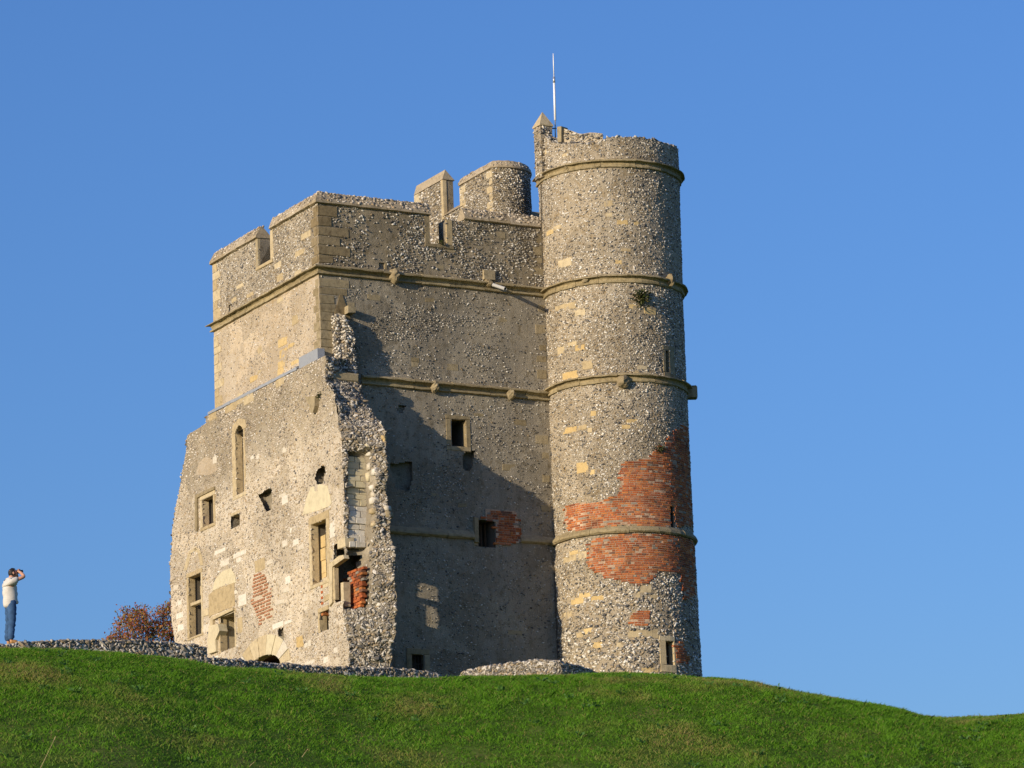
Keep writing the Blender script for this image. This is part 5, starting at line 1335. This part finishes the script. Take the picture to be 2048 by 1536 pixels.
    for s in (-1, 1):
        V = [(-.06, s*.10, .045), (.03, s*.105, .05), (.13, s*.118, .032)]; me = skin_mesh('shoe', V, [(0, 1), (1, 2)], [(.045, .05), (.045, .052), (.038, .035)], M['shoe'], root=1); link('shoe', me, root)
    # the camera he holds
    hw_ = Matrix.Translation(Vector(foot)) @ Matrix.Rotation(hd, 4, 'Z') @ Matrix.Scale(k, 4); cp = hw_ @ Vector((.195, 0, 1.70))
    cam_ = thing('handheld_camera', 'black camera held up to the eyes of the man on the wall', 'camera', tuple(cp), hd)
    mb = MB().box(-.03, .03, -.065, .065, -.04, .04).box(-.02, .025, -.025, .025, .04, .06); link('camera_body', mb.mesh('camera_body', M['black']), cam_)
    mb = MB().tube([(.03, 0, -.002), (.075, 0, .01), (.11, 0, .02)], [.034, .036, .033], 14); link('lens', mb.mesh('lens', M['black'], True), cam_)
person()

# ------------------------------------------------------------------ grass
def grass():
    n = 360000
    X = RNG.uniform(-15.5, 15.5, n); Yc = np.interp(X, _tx, _tY)
    t = RNG.uniform(-2.5, 1.0, n)**1*0+RNG.triangular(-2.2, 1.5, 14.0, n); Y = Yc-t
    Z = ground(X, Y)
    # clumps and bare spots
    c1 = n2(X, Y, .8, 11.); c2 = n2(X, Y, 2.6, 15.); c3 = n2(X, Y, .35, 19.)
    h = np.clip(.065+.035*c1+.06*c2, .028, .15)*RNG.uniform(.55, 1.35, n)
    h = h*np.where(RNG.random(n) < .03, 1.7, 1.0)*np.where(t < .6, .75, 1)
    w = RNG.uniform(.006, .013, n)
    az = RNG.uniform(0, 2*math.pi, n); lean = RNG.uniform(.4, 1.9, n)*h; la = az+RNG.normal(0, .8, n)+.0
    b = np.stack([X, Y, Z-.01], -1); side = np.stack([np.cos(az), np.sin(az), 0*az], -1)*w[:, None]
    tip = b+np.stack([np.cos(la)*lean, np.sin(la)*lean, h], -1)
    mid = b+np.stack([np.cos(la)*lean*.35, np.sin(la)*lean*.35, h*.6], -1)
    V = np.stack([b-side, b+side, mid+side*.7, tip, mid-side*.7], 1).reshape(-1, 3)
    Fq = np.stack([np.arange(n)*5+k for k in range(5)], 1)
    me = new_mesh('grass', V, Fq, None)
    dry = np.clip((c3+.8*c1-.06)*2.2, 0, 1)*RNG.random(n); dry = np.maximum(dry, (RNG.random(n) < .07)*.8)
    rnd = RNG.random(n)
    g0 = np.array([.078, .192, .010]); g1 = np.array([.178, .390, .024]); d0 = np.array([.40, .31, .115])
    dark = np.clip(.45-2.2*c2-1.0*c1, 0, 1)
    col = g0+(g1-g0)*np.clip(rnd*.75+.40-.50*dark, 0, 1)[:, None]; col = col*(1-dry[:, None])+d0*dry[:, None]
    at = me.color_attributes.new('tint', 'FLOAT_COLOR', 'POINT')
    at.data.foreach_set('color', np.repeat(np.concatenate([col, np.ones((n, 1))], 1), 5, 0).astype(np.float32).ravel())
    m, nt, bs = mat_base('grass_blade', .55, .25); a = nd(nt, 'ShaderNodeAttribute'); a.attribute_name = 'tint'
    nt.links.new(a.outputs['Color'], bs.inputs['Base Color']); tr = nd(nt, 'ShaderNodeBsdfTranslucent'); nt.links.new(a.outputs['Color'], tr.inputs[0])
    mx = nd(nt, 'ShaderNodeMixShader'); mx.inputs[0].default_value = .45; nt.links.new(bs.outputs[0], mx.inputs[1]); nt.links.new(tr.outputs[0], mx.inputs[2]); nt.links.new(mx.outputs[0], nt.nodes['Material Output'].inputs[0])
    me.materials.append(m)
    link('grass', me, kind='stuff')
    # broad-leaved weeds in the sward
    M['weed'] = leaf_mat('weed_leaf', [(0, (.06, .16, .03)), (.4, (.09, .20, .04)), (.8, (.12, .24, .06))], .4)
    cen, dr = [], []
    for k in range(260):
        x = RNG.uniform(-15, 15); y = float(np.interp(x, _tx, _tY))-RNG.uniform(.8, 12.5); z = float(ground(x, y))
        if float(n2(np.array([x]), np.array([y]), .5, 27.)[0]) < .0: continue
        for q in range(14):
            a = RNG.uniform(0, 2*math.pi); d = np.array([math.cos(a), math.sin(a), RNG.uniform(.3, 1.2)]); cen.append(np.array([x, y, z+.02])+d*RNG.uniform(.0, .10)); dr.append(d)
    link('weeds', leaves(cen, dr, (.06, .12), M['weed'], 'weeds'), kind='stuff')
grass()
M['straw'] = plain('straw', (.42, .34, .17), .8)
def stalk(px0, py0, px1, py1, label):
    # root where the ray meets the slope
    d = ray(px0, py0); t = 60.0
    while True:
        p = CAM+d*t
        if p[2] < float(ground(p[0], p[1])) or t > 130: break
        t += .05
    tip = atY(px1, py1, p[1]-.05)
    root = thing('dry_grass_stalk', label, 'grass stalk', tuple(p), 0, 'dry stalks standing in the grass')
    v = tip-p
    mb = MB().tube([(0, 0, -.05), tuple(v*.55+np.array([.01, 0, 0])), tuple(v)], [.008, .006, .003], 5); link('stem', mb.mesh('stem', M['straw']), root)
    mb = MB().tube([tuple(v*.86), tuple(v*.93), tuple(v)], [.003, .013, .003], 5); link('seed_head', mb.mesh('seed_head', M['straw']), root)
stalk(78, 1538, 112, 1472, 'tall leaning dry stalk at the bottom left of the grass slope')
stalk(601, 1514, 616, 1498, 'short dry stalk on the slope below the broken wall end')
stalk(494, 1534, 509, 1524, 'dry stalk at the bottom edge below the arched doorway')
